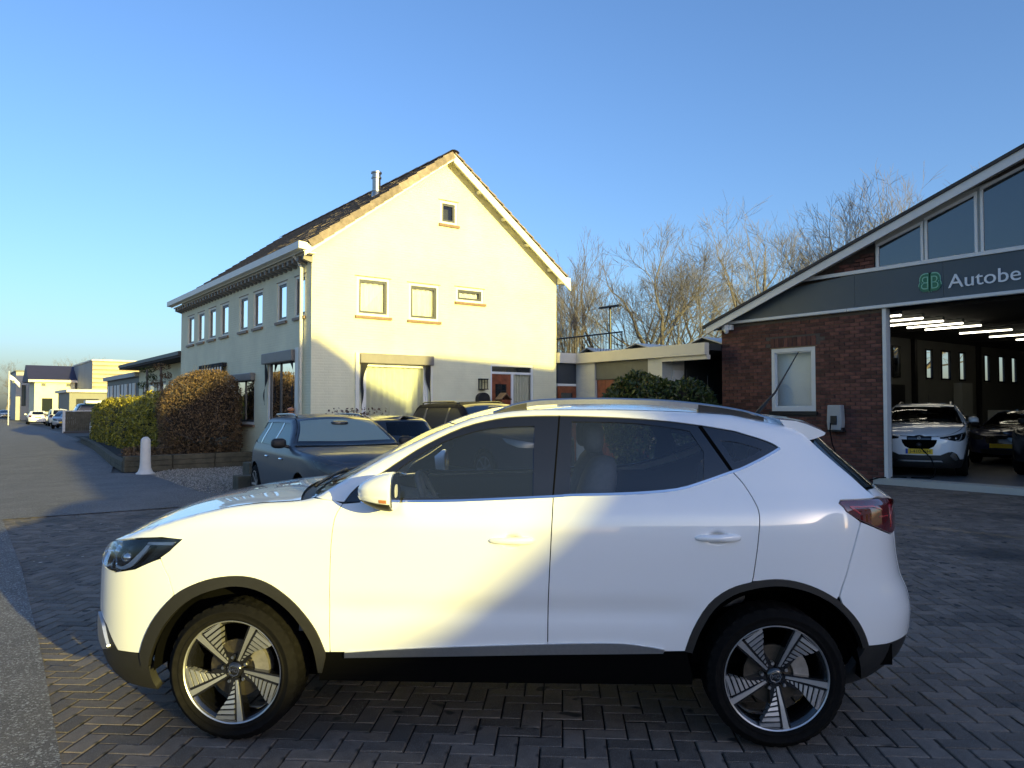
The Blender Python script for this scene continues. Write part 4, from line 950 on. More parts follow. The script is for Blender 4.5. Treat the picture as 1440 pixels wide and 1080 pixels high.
# ================================================================ the brick hall
M['hallbrick']=randtint(mat('dark_red_brick',(.115,.045,.034),.85,0,.35,9,.5,90),.45)
M['mortar']=mat('mortar',(.085,.07,.06),.9,0,.2,20,.4,90)
M['band']=mat('slate_blue_cladding',(.06,.082,.10),.45,0,.06,1.2)
M['hallwhite']=mat('white_fascia',(.66,.67,.66),.5,0,.05,2)
M['lining']=mat('pale_grey_lining',(.42,.43,.40),.6,0,.08,2)
M['floor']=mat('concrete_floor',(.11,.11,.115),.5,0,.15,1.2)
M['ceil']=mat('dark_ceiling',(.035,.035,.036),.9,0,.1,2)
M['hallwall']=mat('grey_white_hall_wall',(.22,.22,.20),.8,0,.06,1)
M['tube']=mat('lit_tube',(1,.93,.74),.5,0,0,emit=2.6)
M['signwhite']=mat('white_letters',(.72,.76,.80),.5,0,0)
M['signgreen']=mat('green_logo',(.03,.17,.09),.5,0,0); M['signlight']=mat('pale_green_logo',(.22,.50,.36),.5,0,0)
HXF=16.2; RY=4.4; SLH=.366
hall=thing('brick_workshop_hall','dark brick workshop hall with white barge board, slate sign band and open doorway','building',(HXF,8.4,0)); hall['_w']=1
Fh=fx_front(HXF)
def zb(y): return 3.685+SLH*(13.14-y) if y>RY else 3.685+SLH*(13.14-RY)-SLH*(RY-y)    # top of the roof edge
bw=wall('brick_wall',lambda a,z,d:(HXF+.006+d,a,z),[(8.44,0),(12.69,0),(12.69,3.76),(8.44,3.76)],[(10.05,11.21,1.54,3.04)],M['mortar'],hall,.25)
MB().box(HXF+.26,8.46,0,HXF+.30,12.6,3.76).build('wall_lining',M['hallwall'],hall)
MB().box(HXF+.01,8.44,0,HXF+.30,8.445,3.76).build('wall_end',M['mortar'],hall)
# bricks of the front wall and of the triangle above the sign band
brk=[];LB,HB,JB=.228,.071,.0125
def course(y0,y1,z0,z1,clip):
    j=0; z=z0
    while z+HB<=z1+1e-6:
        y=y1-(.12 if j%2 else 0); first=True
        yy=y1
        while yy>y0+.03:
            L_=LB
            if first and j%2: L_=.108
            first=False; e=max(y0,yy-L_)
            if clip((yy+e)/2,z+HB/2,e,yy): brk.append((e,yy,z))
            yy=e-JB
        z+=HB+JB; j+=1
def clipw(y,z,e,yy):
    if e<11.25 and yy>10.01 and z>1.42 and z<3.30: return False
    return True
course(8.45,12.685,.0,3.74,clipw)
for y0,y1 in ((8.45,10.01),(11.25,12.685)): pass
course(8.62,10.75,4.66,5.50,lambda y,z,e,yy: z+HB/2<zb(yy)-.20)
for k in range(10):      # soldier course over the window
    y=10.03+k*.122; brk.append((y,y+.108,3.075,.215))
for z in [.085*k for k in range(17,37)]:
    pass
def extra_side():
    """bricks beside the window, cut to the opening"""
    j=0; z=0.
    while z+HB<3.75:
        if 1.42<z+HB/2<3.30:
            for lo,hi in ((8.45,10.04),(11.22,12.685)):
                yy=hi if lo<9 else hi
                first=True
                while yy>lo+.02:
                    L_=LB
                    if first and j%2: L_=.108
                    first=False; e=max(lo,yy-L_); brk.append((e,yy,z)); yy=e-JB
            if z+HB/2>3.04 and False: pass
        z+=HB+JB; j+=1
extra_side()
brk=[b for b in brk if not (len(b)==3 and b[0]<11.24 and b[1]>10.02 and 3.05<b[2]+HB/2<3.30)]
def brick_mesh(mb,e,yy,z,h,out): 
    c=.004; x0,x1=HXF+.012,HXF-.004-out
    mb.add([(x0,e,z),(x0,yy,z),(x0,yy,z+h),(x0,e,z+h),(x1+c,e,z),(x1+c,yy,z),(x1+c,yy,z+h),(x1+c,e,z+h),(x1,e+c,z+c),(x1,yy-c,z+c),(x1,yy-c,z+h-c),(x1,e+c,z+h-c)],
      [(8,11,10,9)]+[(4+i,8+i,8+(i+1)%4,4+(i+1)%4) for i in range(4)]+[(i,4+i,4+(i+1)%4,(i+1)%4) for i in range(4)])
brk.sort(key=lambda b:b[0]); cache={}
b0=hall.location; tn=[]; mbS=MB()
for k,b in enumerate(brk):
    e,yy,z=b[:3]; h=b[3] if len(b)>3 else HB; out=rnd.uniform(-.001,.003)
    if k<300:
        key=(round(yy-e,3),round(h,3))
        if key not in cache:
            mb=MB(); brick_mesh(mb,0,yy-e,0,h,0); me=mb.mesh('brick',M['hallbrick']); me.transform(Matrix.Translation((-b0.x,0,0))); cache[key]=me
        link('brick',cache[key],bw,(-out,e-b0.y,z-b0.z))
    else:
        n=len(mbS.v); brick_mesh(mbS,e,yy,z,h,out); tn+=[rnd.random()]*(len(mbS.v)-n)
o=mbS.build('bricks',M['hallbrick'],bw); at=o.data.attributes.new('tint','FLOAT','POINT'); at.data.foreach_set('value',tn); tag(o,kind='stuff')
# upper gable: sheet with openings, glazing, cladding band, strips
pan=[(8.51,7.62),(7.49,6.59),(6.43,5.3),(5.14,4.47)]
def zg(y): return 5.09+.366*(8.51-y)
mb=MB(); mb.prism([(12.7,3.76),(12.7,zb(12.7)-.1),(RY,zb(RY)-.1),(-3.9,zb(-3.9)-.1),(-3.9,3.76)],lambda a,b,d:(d,a,b),HXF+.09,HXF+.16); bld(mb,'upper_gable',M['mortar'],hall)
mb=MB(); mb.prism([(8.60,4.66),(8.60,5.42),(RY,zb(RY)-.42),(.20,5.42),(.20,4.66)],lambda a,b,d:(d,a,b),HXF+.01,HXF+.085); bld(mb,'gable_lining',M['lining'],hall)
allp=pan+[(2*RY-b,2*RY-a) for a,b in pan]
for a,b in allp:
    hi=lambda y:zg(y) if y>RY else zg(2*RY-y)
    mb=MB(); mb.prism([(a,4.66),(b,4.66),(b,hi(b)),(a,hi(a))],lambda p,q,d:(d,p,q),HXF-.002,HXF+.009); w_=bld(mb,'gable_window',M['darkpane'],hall)
    mb=MB()
    t=.05
    mb.prism([(a+t,4.655),(a,4.655),(a,hi(a)),(a+t,hi(a)-.02)],lambda p,q,d:(d,p,q),HXF-.03,HXF+.008); mb.prism([(b,4.655),(b-t,4.655),(b-t,hi(b)),(b,hi(b))],lambda p,q,d:(d,p,q),HXF-.0305,HXF+.008)
    mb.prism([(a+t,hi(a)-.01),(b-t,hi(b)-.01),(b-t,hi(b)+.05),(a+t,hi(a)+.05)],lambda p,q,d:(d,p,q),HXF-.031,HXF+.008); bld(mb,'window_frame',M['hallwhite'],w_)
bnd=[(12.78,3.82),(10.64,4.56),(-1.84,4.56),(-3.98,3.82)]
yb=12.85
for k in range(9):
    a=12.78-k*1.87; b=max(-3.98,a-1.865); pts=[(a,3.82),(b,3.82)]
    top_=lambda y:min(4.56,zb(y)-.16)
    ys=[b]+[y for y in (10.64,-1.84) if b<y<a]+[a]
    pts+= [(y,max(3.825,top_(y))) for y in ys]
    mb=MB(); mb.prism(pts,lambda p,q,d:(d,p,q),HXF-.06,HXF+.005); bld(mb,'cladding_panel',M['band'],hall)
mb=MB(); pbox(mb,Fh,-4.0,10.75,4.562,4.64,-.09,.0); bld(mb,'upper_strip',M['hallwhite'],hall)
for a,b in ((12.80,9.21),(9.205,3.2),(3.195,-4.1)):
    mb=MB(); pbox(mb,Fh,b,a,3.745,3.818,-.11,.0); bld(mb,'lower_strip',M['hallwhite'],hall,bevel=.015)
# barge board and roof
for s_ in (1,-1):
    ya=12.96 if s_>0 else 2*RY-12.96
    mb=MB(); mb.prism([(RY,zb(RY)-.05),(ya,zb(12.96)-.05),(ya,zb(12.96)-.225),(RY,zb(RY)-.235)],lambda p,q,d:(d,p,q),HXF-.30,HXF-.27); bld(mb,'barge_board',M['hallwhite'],hall)
    mb=MB(); mb.prism([(RY,zb(RY)-.085),(ya,zb(12.96)-.085),(ya,zb(12.96)-.12),(RY,zb(RY)-.12)],lambda p,q,d:(d,p,q),HXF-.265,HXF+.08); bld(mb,'soffit',M['hallwhite'],hall)
    yq=13.04 if s_>0 else 2*RY-13.04
    mb=MB(); mb.prism([(RY,zb(RY)+.02),(yq,zb(13.04)+.02),(yq,zb(13.04)-.045),(RY,zb(RY)-.045)],lambda p,q,d:(d,p,q),HXF-.34,37); bld(mb,'roof',M['felt'],hall)
mb=MB(); pbox(mb,Fh,8.36,8.44,0,3.742,-.05,.12); bld(mb,'door_jamb',M['hallwhite'],hall)
MB().box(HXF-.22,.3,0,HXF+.25,8.6,.125).build('threshold',M['lining'],hall)
MB().box(HXF-.01,-3.9,0,HXF+.3,.3,3.76).build('front_pier',M['mortar'],hall)
# hall inside
MB().box(HXF+.26,-3.8,-.001,36,12.44,.12).build('hall_floor',M['floor'],hall)
sw=[(24.12,24.30),(24.43,24.83),(26.61,27.03),(27.73,28.33),(29.08,29.5),(31.11,31.5),(32.36,32.84),(33.53,33.95)]
wl=wall('side_wall',lambda a,z,d:(a,12.44-d*-1,z),[(HXF+.3,0),(36,0),(36,3.95),(HXF+.3,3.95)],[(a,b,2.65,3.57) for a,b in sw],M['hallwall'],hall,.04)
for a,b in sw:
    mb=MB(); 
    for q in ((a-.03,a,2.6,3.62),(b,b+.03,2.6,3.62),(a,b,3.57,3.62),(a,b,2.6,2.65)): mb.box(q[0],12.40,q[2],q[1],12.439,q[3])
    mb.build('window_frame',M['blackmetal'],hall)
for x in (25.6,30.4): MB().box(x,12.3,0,x+.16,12.43,3.9).build('steel_column',M['blackmetal'],hall)
MB().box(35.9,-3.8,.02,36,12.4,6.5).box(HXF+.3,-3.9,.02,36,-3.8,6.0).build('hall_rear_wall',M['hallwall'],hall)
MB().box(HXF+.35,-3.8,4.02,35.9,12.44,4.06).build('ceiling',M['ceil'],hall)
MB().box(HXF+.32,-3.8,3.70,HXF+.36,8.44,4.02).build('lintel',M['ceil'],hall)
for x in (18.3,23.8,29.5): MB().box(x,-3.7,3.95,x+.2,12.4,4.015).build('roof_beam',M['ceil'],hall)
for k,(x,y0,y1) in enumerate(((19.0,9.45,11.0),(20.06,9.42,10.9),(21.14,9.41,10.86),(22.11,9.34,10.83),(23.11,9.29,10.8),(25.07,9.25,10.69),(27.06,9.2,10.64),(28.9,9.2,10.55))):
    t=thing('ceiling_light','long lit tube lamp under the dark hall ceiling','lamp',(x,y0,3.9),0,'tube lamps in the hall'); t['_w']=1
    MB().box(x-.05,y0,3.93,x+.05,y1,4.015).build('housing',M['lining'],t); MB().tube([(x,y0,3.905),(x,y1,3.905)],.022,8).build('tube',M['tube'],t)
mb=MB().box(21.5,12.0,.02,24.3,12.38,2.35); tag(bld(mb,'steel_cabinet',M['blackmetal'],None),'tall black cabinet against the hall wall behind the parked white SUV','cabinet')
mb=MB().box(28.5,12.1,1.4,29.3,12.39,2.5).box(28.55,12.0,1.35,29.25,12.38,1.42); tag(bld(mb,'wall_shelf',M['lining'],None),'pale tool board and shelf on the hall wall below its windows','shelf')
mb=MB().box(31.0,11.6,.02,34.5,12.3,1.55); tag(bld(mb,'work_bench',M['hallwhite'],None),'pale work bench at the back of the hall','bench')
# window of the brick wall, camera, wall charger, sign
hw=window(hall,lambda a,z,d:(HXF+d,a,z),10.05,11.21,1.54,3.04,fm='hallwhite',sash='hallwhite',fw=.09,sw=.03,back='whitepaint',curtain=None,d0=.0,glass='pane')
mb=MB(); pbox(mb,Fh,10.0,11.26,1.45,1.535,-.05,.02); bld(mb,'window_sill',M['blackmetal'],hall)
cc=thing('security_camera','white dome security camera under the hall eave','camera',(16.1,12.42,3.6)); cc['_w']=1
MB().lathe([(.075,3.60),(.075,3.73)],14,'z',(16.07,12.44,0)).lathe([(0,3.50),(.05,3.52),(.07,3.60)],14,'z',(16.07,12.44,0)).build('dome',M['whitepaint'],cc,True)
mb=MB().box(16.06,12.30,3.60,16.195,12.58,3.73); bld(mb,'mount',M['whitepaint'],cc,bevel=.01)
cg=thing('wall_charger','grey electric car charger with black plug mounted on the brick wall','charger',(16.12,9.5,1.1)); cg['_w']=1
M['chgrey']=mat('grey_plastic_box',(.36,.37,.38),.45,0,.04,6)
mb=MB(); mb.prism([(9.34,1.12),(9.66,1.12),(9.68,1.30),(9.66,1.68),(9.34,1.68),(9.32,1.30)],lambda p,q,d:(d,p,q),16.02,16.18); cb=bld(mb,'casing',M['chgrey'],cg,bevel=.02)
mb=MB().box(16.0,9.43,1.24,16.03,9.58,1.44); bld(mb,'socket',M['blackmetal'],cg,bevel=.01)
mb=MB(); mb.prism([(9.30,1.08),(9.68,1.08),(9.66,1.20),(9.34,1.20)],lambda p,q,d:(d,p,q),16.03,16.185); bld(mb,'lower_cover',M['blackmetal'],cg,bevel=.01)
MB().tube([(15.97,9.55,1.28),(15.94,9.55,1.1),(15.98,9.52,.8),(16.02,9.4,.45),(16.0,9.1,.12),(16.02,8.8,.03),(15.96,8.5,.13),(16.3,8.35,.14),(16.6,8.2,.135)],.014,6).build('cable',M['rubber'],cg,True)
sg=thing('sign_lettering','pale lettering reading Autobe on the slate sign band','sign',(16.12,6.4,3.98)); sg['_w']=1
t=text_mesh('Autobe',.40,.012); xs=[v.co.x for v in t.vertices]; wdt=max(xs)-min(xs); ctr=(max(xs)+min(xs))/2; ylo=min(v.co.y for v in t.vertices)
for v in t.vertices: v.co.x=(v.co.x-ctr)*1.29/wdt; v.co.y=(v.co.y-ylo)*.97
place_text('letters',t,M['signwhite'],sg,(16.13,6.43,4.0),(0,-1,0),(0,0,1))
lg=thing('sign_logo','green logo of two letters back to back on the slate sign band','sign',(16.12,7.43,3.96)); lg['_w']=1
for flip,yc in ((True,7.530),(False,7.325)):
    for nm,of,mt,dx in (('logo_outline',.065,'signlight',0),('logo_fill',.042,'signgreen',.006),('logo_stroke',-.008,'signlight',.012)):
        t=text_mesh('B',.40,.003,of); xs=[v.co.x for v in t.vertices]; c=(max(xs)+min(xs))/2; ys=[v.co.y for v in t.vertices]; cy=(max(ys)+min(ys))/2
        for v in t.vertices: v.co.x=(v.co.x-c)*.82; v.co.y=(v.co.y-cy)*1.0
        place_text(nm,t,M[mt],lg,(16.132-dx,yc,4.165),(0,-1,0),(0,0,1),flip)
# ================================================================ buildings farther along the street
bun=thing('low_house','low white house with flat eaves and large dark windows along the street behind the bushes','house',(7.9,33,0)); bun['_w']=1
Fb=fx_front(7.9)
wall('front_wall',Fb,[(30.25,0),(41.5,0),(41.5,3.5),(30.25,3.5)],[(31.5,32.6,1.2,2.7),(33.2,35.4,.4,2.8),(35.9,37.6,.9,2.8),(38.2,40.6,.4,2.8)],M['render'],bun,.1)
for q in ((31.5,32.6,1.2,2.7),(33.2,35.4,.4,2.8),(35.9,37.6,.9,2.8),(38.2,40.6,.4,2.8)): window(bun,Fb,*q,fm='greyframe',sash='whitepaint',curtain='curtain',mull=((q[0]+q[1])/2,))
MB().box(7.98,30.25,0,16,41.5,3.5).build('rear_block',M['render'],bun)
mb=MB().box(7.1,30.24,3.52,16.2,42.1,3.75); bld(mb,'roof',M['felt'],bun)
MB().box(7.06,30.24,3.60,7.10,42.1,3.74).build('eave_board',M['navyp'],bun)
nb=thing('navy_fronted_unit','low navy unit with pale window bays between dark columns','building',(7.9,46,0)); nb['_w']=1
MB().box(7.9,41.52,0,16,50.5,3.2).build('block',M['navyp'],nb); MB().box(7.7,41.52,3.2,16,50.7,3.42).build('roof',M['lining'],nb)
for y in (42.3,44.4,46.5,48.6):
    mb=MB().box(7.86,y,.5,7.899,y+1.5,2.9); w_=mb.build('window_bay',M['curtain'],nb); MB().box(7.84,y+.7,.5,7.859,y+.8,2.9).build('mullion',M['navyp'],w_)
cp=thing('pale_roofed_garage','dark garage with a thin pale flat roof beyond the parked cars','garage',(12,88,0)); cp['_w']=1
MB().box(10.4,88,0,15,97,3.25).build('block',M['greyp'],cp); MB().box(10.1,87.5,3.26,15.3,97.3,3.55).build('roof',M['fascia'],cp)
MB().box(11,87.95,.02,13,87.995,2.6).build('door',M['darkroom'],cp)
wh=thing('corrugated_warehouse','beige corrugated warehouse with a grey side beyond the low units','warehouse',(18,110,0)); wh['_w']=1
M['beige']=mat('beige_corrugated_sheet',(.50,.41,.28),.6,0,.12,.6); M['beigeside']=mat('grey_sheet',(.34,.34,.33),.6,0,.12,.6)
MB().box(14.8,105.2,0,34,121,7.4).build('side_block',M['beigeside'],wh)
for k in range(14):
    mb=MB(); mb.prism([(105.2,.02+k*.525),(105.0,.12+k*.525),(105.0,.43+k*.525),(105.2,.525+k*.525)],lambda p,q,d:(d,p,q),14.8,34); bld(mb,'cladding_sheet',M['beige'],wh)
MB().box(14.7,104.9,7.42,34.1,121.1,7.6).build('roof_edge',M['fascia'],wh)
for y in (107,111,115): MB().box(14.76,y,1.0,14.8,y+2.2,3.0).build('window',M['darkpane'],wh)
nv=thing('navy_roofed_house','white house with a tall navy roof at the bend of the street','house',(12,118,0)); nv['_w']=1
M['navyroof']=mat('navy_roof_sheet',(.035,.035,.075),.6,0,.08,1)
wall('front_wall',fx_gable(118),[(9.95,0),(14.6,0),(14.6,5.2),(9.95,5.2)],[(10.8,12.0,1.2,3.0)],M['render'],nv,.15)
MB().box(10,118.16,0,14.55,126,5.1).build('rear_block',M['render'],nv)
mb=MB(); mb.prism([(117.6,5.2),(117.6,5.45),(122.0,7.5),(126.4,5.45),(126.4,5.2)],lambda p,q,d:(d,p,q),9.2,14.9); bld(mb,'roof',M['navyroof'],nv)
MB().box(9.2,117.5,5.1,14.9,117.6,5.42).build('gutter',M['fascia'],nv)
for q in ((10.7,11.2,4.6,4.98),(13.55,14.05,4.6,4.98)):
    MB().box(q[0],117.95,q[2],q[1],117.998,q[3]).build('window_frame',M['navyp'],nv)
MB().box(10.8,118.1,1.2,12.0,118.15,3.0).build('garage_window',M['darkpane'],nv)
db=thing('grey_block','plain grey block behind the navy roofed house','building',(9.5,132,0)); db['_w']=1
MB().box(8.7,130,0,11,140,6.9).build('block',M['beigeside'],db); MB().box(8.6,129.9,6.92,11.1,140.1,7.1).build('roof_edge',M['navyp'],db)
MB().box(9.4,129.95,2,9.9,129.99,5).build('window',M['darkpane'],db)
# unseen buildings behind the camera, roof outlines shaped to cast the forecourt shadows
E1=(-math.cos(R(SUN_AZ)),math.sin(R(SUN_AZ))); E2=(math.sin(R(SUN_AZ)),math.cos(R(SUN_AZ))); TE=math.tan(R(SUN_EL))
def shadow_house(name,label,prof,T0,dep,wm,rm,wins):
    """prof: (position across the sunlight, height of the light edge at the origin)"""
    P=[(p,q+TE*T0) for p,q in prof]; c=P[0][0]
    o=thing(name,label,'building',(E1[0]*c+E2[0]*T0,E1[1]*c+E2[1]*T0,0)); o['_w']=1
    f=lambda a,b,d:(E1[0]*a+E2[0]*(T0+d),E1[1]*a+E2[1]*(T0+d),b)
    lo=P[0][0]; hi=P[-1][0]
    mb=MB(); mb.prism([(lo,0),(hi,0)]+[(a,z-.12) for a,z in reversed(P)],f,.12,dep); bld(mb,'wall',wm,o)
    for i in range(len(P)-1):
        a,b=P[i],P[i+1]; mb=MB(); mb.prism([(a[0],a[1]-.11),(b[0],b[1]-.11),b,a],f,0,dep+.1); bld(mb,'roof_slope',rm,o)
    for a0,a1,z0,z1 in wins:
        mb=MB(); mb.prism([(a0,z0),(a1,z0),(a1,z1),(a0,z1)],f,.06,.119); w_=bld(mb,'window',M['whitepaint'],o)
        mb=MB(); mb.prism([(a0+.07,z0+.07),(a1-.07,z0+.07),(a1-.07,z1-.07),(a0+.07,z1-.07)],f,.05,.059); bld(mb,'pane',M['darkpane'],w_)
    return o
M['yardbrick']=brickbump(mat('cream_wall_far',(.62,.60,.55),.85,0,.25,3),.22,.0667,.5)  # pale so the unseen blocks bounce light onto the car
shadow_house('shadow_low_block','unseen low flat roofed cream block, shaped to shade the yard',[(-16,.42),(.6,.50),(1.16,.61),(1.94,.92)],24,8,M['yardbrick'],M['felt'],[(a,a+1.3,1.1,2.4) for a in (-14,-10,-6,-2.5,.2)])
shadow_house('shadow_house','unseen cream house, tall tiled roof shaped to shade the yard',[(1.95,.92),(2.11,1.0),(2.63,1.53),(3.61,2.6),(4.97,3.96),(6.5,4.75),(8.27,5.85),(9.2,5.28),(9.75,4.75),(10.9,4.2),(11.0,4.2)],24,9,M['yardbrick'],M['rooftile'],[(a,a+1.2,z,z+1.3) for a in (3.5,5.6,7.8,9.4) for z in (.9,3.6)])
shadow_house('shadow_tall_block','unseen tall flat roofed cream block, shaped to shade the gable',[(11.05,4.22),(11.42,5.43),(13.5,5.32),(17.5,5.05)],12,8,M['yardbrick'],M['felt'],[(a,a+1.2,z,z+1.4) for a in (11.8,14,16) for z in (.9,3.7)])
# ================================================================ other cars
def other_shape(L,Wd,H,wb,belt,hood,wsb,wst,rt,rb,tail,n=2.8):
    """simple car: wsb/wst windscreen base/top x, rt/rb rear glass top/base x, tail = height of the rear glass base"""
    f=L/2+.03; r=-L/2+.03; w=Wd/2
    return Shape(
     W=[(.15,w-.10),(.28,w-.05),(.45,w-.015),(.7,w),(belt-.12,w-.008),(belt,w-.045),(belt+.08,w-.075),(H-.22,w-.20),(H-.08,w-.27),(H,w-.33)],
     xf=[(.15,f-.14),(.3,f-.04),(.5,f),(hood-.25,f-.02),(hood-.12,f-.07),(hood,f-.2)],
     xr=[(.15,r+.18),(.3,r+.05),(.5,r),(tail-.2,r+.03),(tail,rb),(H-.05,rt),(H+.1,rt+.02)],
     zsh=[(r-.6,H-.08),(rt,H-.075),(-.5,H-.06),(wst-.15,H-.07),(wst,H-.11),((wst+wsb)/2,(H+belt+.05)/2-.05),(wsb-.1,belt+.07),(wsb,belt+.03),(wsb+.2,belt),(f-.5,hood-.03),(f,hood-.12),(f+.6,hood-.14)],
     zc=[(r-.6,H-.02),(rt,H-.02),(-.4,H),(wst-.1,H-.02),(wst+.06,H-.07),((wst+wsb)/2+.06,(H+belt)/2+.0),(wsb+.08,belt+.04),(wsb+.3,belt+.03),(f-.4,hood),(f-.06,hood-.1)],
     xcf=f-1.0,xcr=r+.9,nf=n,nr=n,rf=.05)
def simple_wheel(par,x,y,Rt,rz,m='alloy'):
    key='sw%.3f%s'%(Rt,m)
    if key not in _wm:
        _wm[key]=tyre_mesh(Rt,Rt*.68,.10,48,False)
        mb=MB().lathe([(.0,.055),(.03,.06),(Rt*.6,.085),(Rt*.7,.09),(Rt*.7,.03)],32)
        _wm[key+'r']=mbmesh(mb,'rim',M['plastic'],True,40)
        mb=MB()
        for k in range(7):
            a=2*PI*k/7; d=Vector((math.cos(a),0,math.sin(a))); e=Vector((-math.sin(a),0,math.cos(a)))
            mb.add([d*.03+e*.02+Vector((0,.075,0)),d*.03-e*.02+Vector((0,.075,0)),d*Rt*.68-e*.018+Vector((0,.1,0)),d*Rt*.68+e*.018+Vector((0,.1,0))],[(0,1,2,3)])
        mb.lathe([(Rt*.66,.1),(Rt*.70,.1)],32).lathe([(0,.08),(.04,.08)],12)
        _wm[key+'s']=mbmesh(mb,'spokes',M[m])
    w=link('wheel',_wm[key+'r'],par,(x,y,Rt)); w.rotation_euler=(0,0,rz); link('tyre',_wm[key],w); link('spokes',_wm[key+'s'],w); return w
def other_car(name,label,loc,head,paint,P,Rt=.32,step=.07,rails=True,pillars=(),gl='glass',group=None,plate=True,cat='car',van=False):
    L,Wd,H,wb,belt,hood,wsb,wst,rt,rb,tail=P; sh=other_shape(*P); sh.mktop(); c=thing(name,label,cat,loc,head,group); fn=sh.S; W2=wrap(fn,sh.uF,sh.uR); uF,uR=sh.uF,sh.uR
    xa=wb/2
    def arch(x,r=Rt+.055): return [(x+r*math.cos(a*PI/12),max(.30,Rt+.01+r*math.sin(a*PI/12))) for a in range(0,13)]
    top=lambda a,b,n=40:[(a+(b-a)*i/n,sh.zs(a+(b-a)*i/n)-.0005) for i in range(n+1)]
    zt=lambda u:sh.zs(u)-.075
    us=[wst-.10-(wst-.10-rt-.25)*i/12 for i in range(13)]
    dlo=[(wsb-.16,belt+.02)]+[(wsb-.16+(wst-.10-wsb+.16)*k/5,belt+.05+(zt(wst-.10)-belt-.05)*k/5) for k in range(1,5)]+[(u,zt(u)) for u in us]+[(rt-.02,zt(rt)-.12),(rt-.12,belt+.16),(rt-.05,belt+.07),(rt+.3,belt+.03)]
    for sd in (1,-1):
        def C(nm,p,m,**k): return cpanel(nm,fn,p,M[m] if isinstance(m,str) else m,c,side=sd,step=k.pop('step',step),bstep=.05,**k)
        C('body_side',[(uF,.28),(uF,sh.zs(uF)-.001)]+top(uF,uR,60)+[(uR,.28)]+[q for q in arch(-xa)[::-1]]+[q for q in arch(xa)[::-1]],paint,holes=[dlo,[(uR+.001,H-.13),(uR+.62,H-.14),(uR+.56,tail+.06),(uR+.001,tail+.03)]],gap=0,fl=.0)
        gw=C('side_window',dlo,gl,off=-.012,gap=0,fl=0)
        for x in pillars: cpanel('window_pillar',fn,[(x+.04,belt+.03),(x-.04,belt+.03),(x-.07,zt(x)),(x+.01,zt(x))],M['gloss'],c,off=-.006,side=sd,gap=0,fl=.01,step=.08,bstep=.08)
        C('lower_trim',[(xa-Rt-.06,.29),(xa-Rt-.08,.36),(-xa+Rt+.08,.36),(-xa+Rt+.06,.29),(-xa+Rt+.1,.19),(xa-Rt-.1,.19)],'plastic',off=.004,gap=0,fl=.03)
        hu=uF-1.02
        C('headlight',[(hu,hood-.10),(hu+.28,hood-.14),(hu+.60,hood-.20),(hu+.58,hood-.30),(hu+.30,hood-.29),(hu+.08,hood-.2)],'lampin',off=.004,gap=0,fl=.01)
        C('taillight',[(uR+.95,tail-.02),(uR+.55,tail-.04),(uR+.58,tail-.22),(uR+.9,tail-.24)],'redlens',off=.005,gap=0,fl=.01)
        for d in (.42,-.46): 
            p=fn(d,belt-.15); MB().ellip((p[0],(p[1]+.012)*sd,p[2]),(.10,.02,.016)).build('door_handle',M['chrome'] if paint is M['paintgrey'] else paint,c,True,rel=False)
        mr=MB().ellip((wsb-.22,(Wd/2+.08)*sd,belt+.09),(.06,.11,.075),e=.7).build('mirror',M['plastic'] if paint is not M['white'] else paint,c,True,rel=False)
        MB().tube([(wsb-.2,(Wd/2-.08)*sd,belt+.03),(wsb-.22,(Wd/2+.06)*sd,belt+.07)],.025,6).build('mirror_stalk',M['plastic'],mr,rel=False)
        if rails:
            pts=[]
            for i in range(16):
                x=wst-.25+(rt+.15-wst+.25)*i/15; ye,ze=sh.edge(x); pts.append((x,(ye-.05)*sd,ze+.012+.045*min(1,min(i,15-i)/2.)))
            MB().tube(pts,.018,6).build('roof_rail',M['gloss'],c,True,rel=False)
        arch_liner(c,xa,.4*sd,(Wd/2-.07)*sd,Rt+.05,Rt); arch_liner(c,-xa,.4*sd,(Wd/2-.07)*sd,Rt+.05,Rt)
        simple_wheel(c,xa,(Wd/2-.115)*sd,Rt,0 if sd>0 else PI); simple_wheel(c,-xa,(Wd/2-.115)*sd,Rt,0 if sd>0 else PI)
    hf=sh.top[-1][0]
    gpanel('bonnet',sh,lambda v:wsb+.10-.1*v*v,lambda v:hf-.001,paint,c,ns=24,nt=20)
    gpanel('cowl',sh,lambda v:wsb+.0-.1*v*v,lambda v:wsb+.098-.1*v*v,M['plastic'],c,ns=2,nt=20,dz=-.012)
    gpanel('windscreen',sh,lambda v:wst+.02-.06*v*v,lambda v:wsb+.03-.1*v*v,M['veiled'] if gl=='veiled' else M['wglass'] if gl not in ('glassd','dullglass') else M['darkpane'],c,v0=-.93,v1=.93,ns=16,nt=20)
    for s_ in (-1,1): gpanel('pillar_cover',sh,lambda v:wst-.04,lambda v:wsb-.07,paint,c,v0=.93 if s_>0 else -1.,v1=1. if s_>0 else -.93,ns=12,nt=3)
    gpanel('windscreen_frame',sh,lambda v:wst-.0-.06*v*v,lambda v:wst+.07-.06*v*v,M['gloss'],c,v0=-.95,v1=.95,ns=2,nt=16,dz=.003)
    gpanel('windscreen_frame',sh,lambda v:wsb-.07-.1*v*v,lambda v:wsb+.03-.1*v*v,M['gloss'],c,v0=-.94,v1=.94,ns=2,nt=16,dz=.003)
    for s_ in (-1,1): gpanel('windscreen_frame',sh,lambda v:wst,lambda v:wsb-.08,M['gloss'],c,v0=.875 if s_>0 else -.935,v1=.935 if s_>0 else -.875,ns=12,nt=2,dz=.003)
    _p=sh.T(wst+.16,0); MB().ellip((wst+.16,0,_p[2]-.02),(.09,.14,.035),e=.6).build('rear_view_mirror',M['gloss'],c,True,rel=False)
    gpanel('roof',sh,lambda v:sh.top[0][0]+.001,lambda v:wst+.015-.06*v*v,paint,c,ns=24,nt=20)
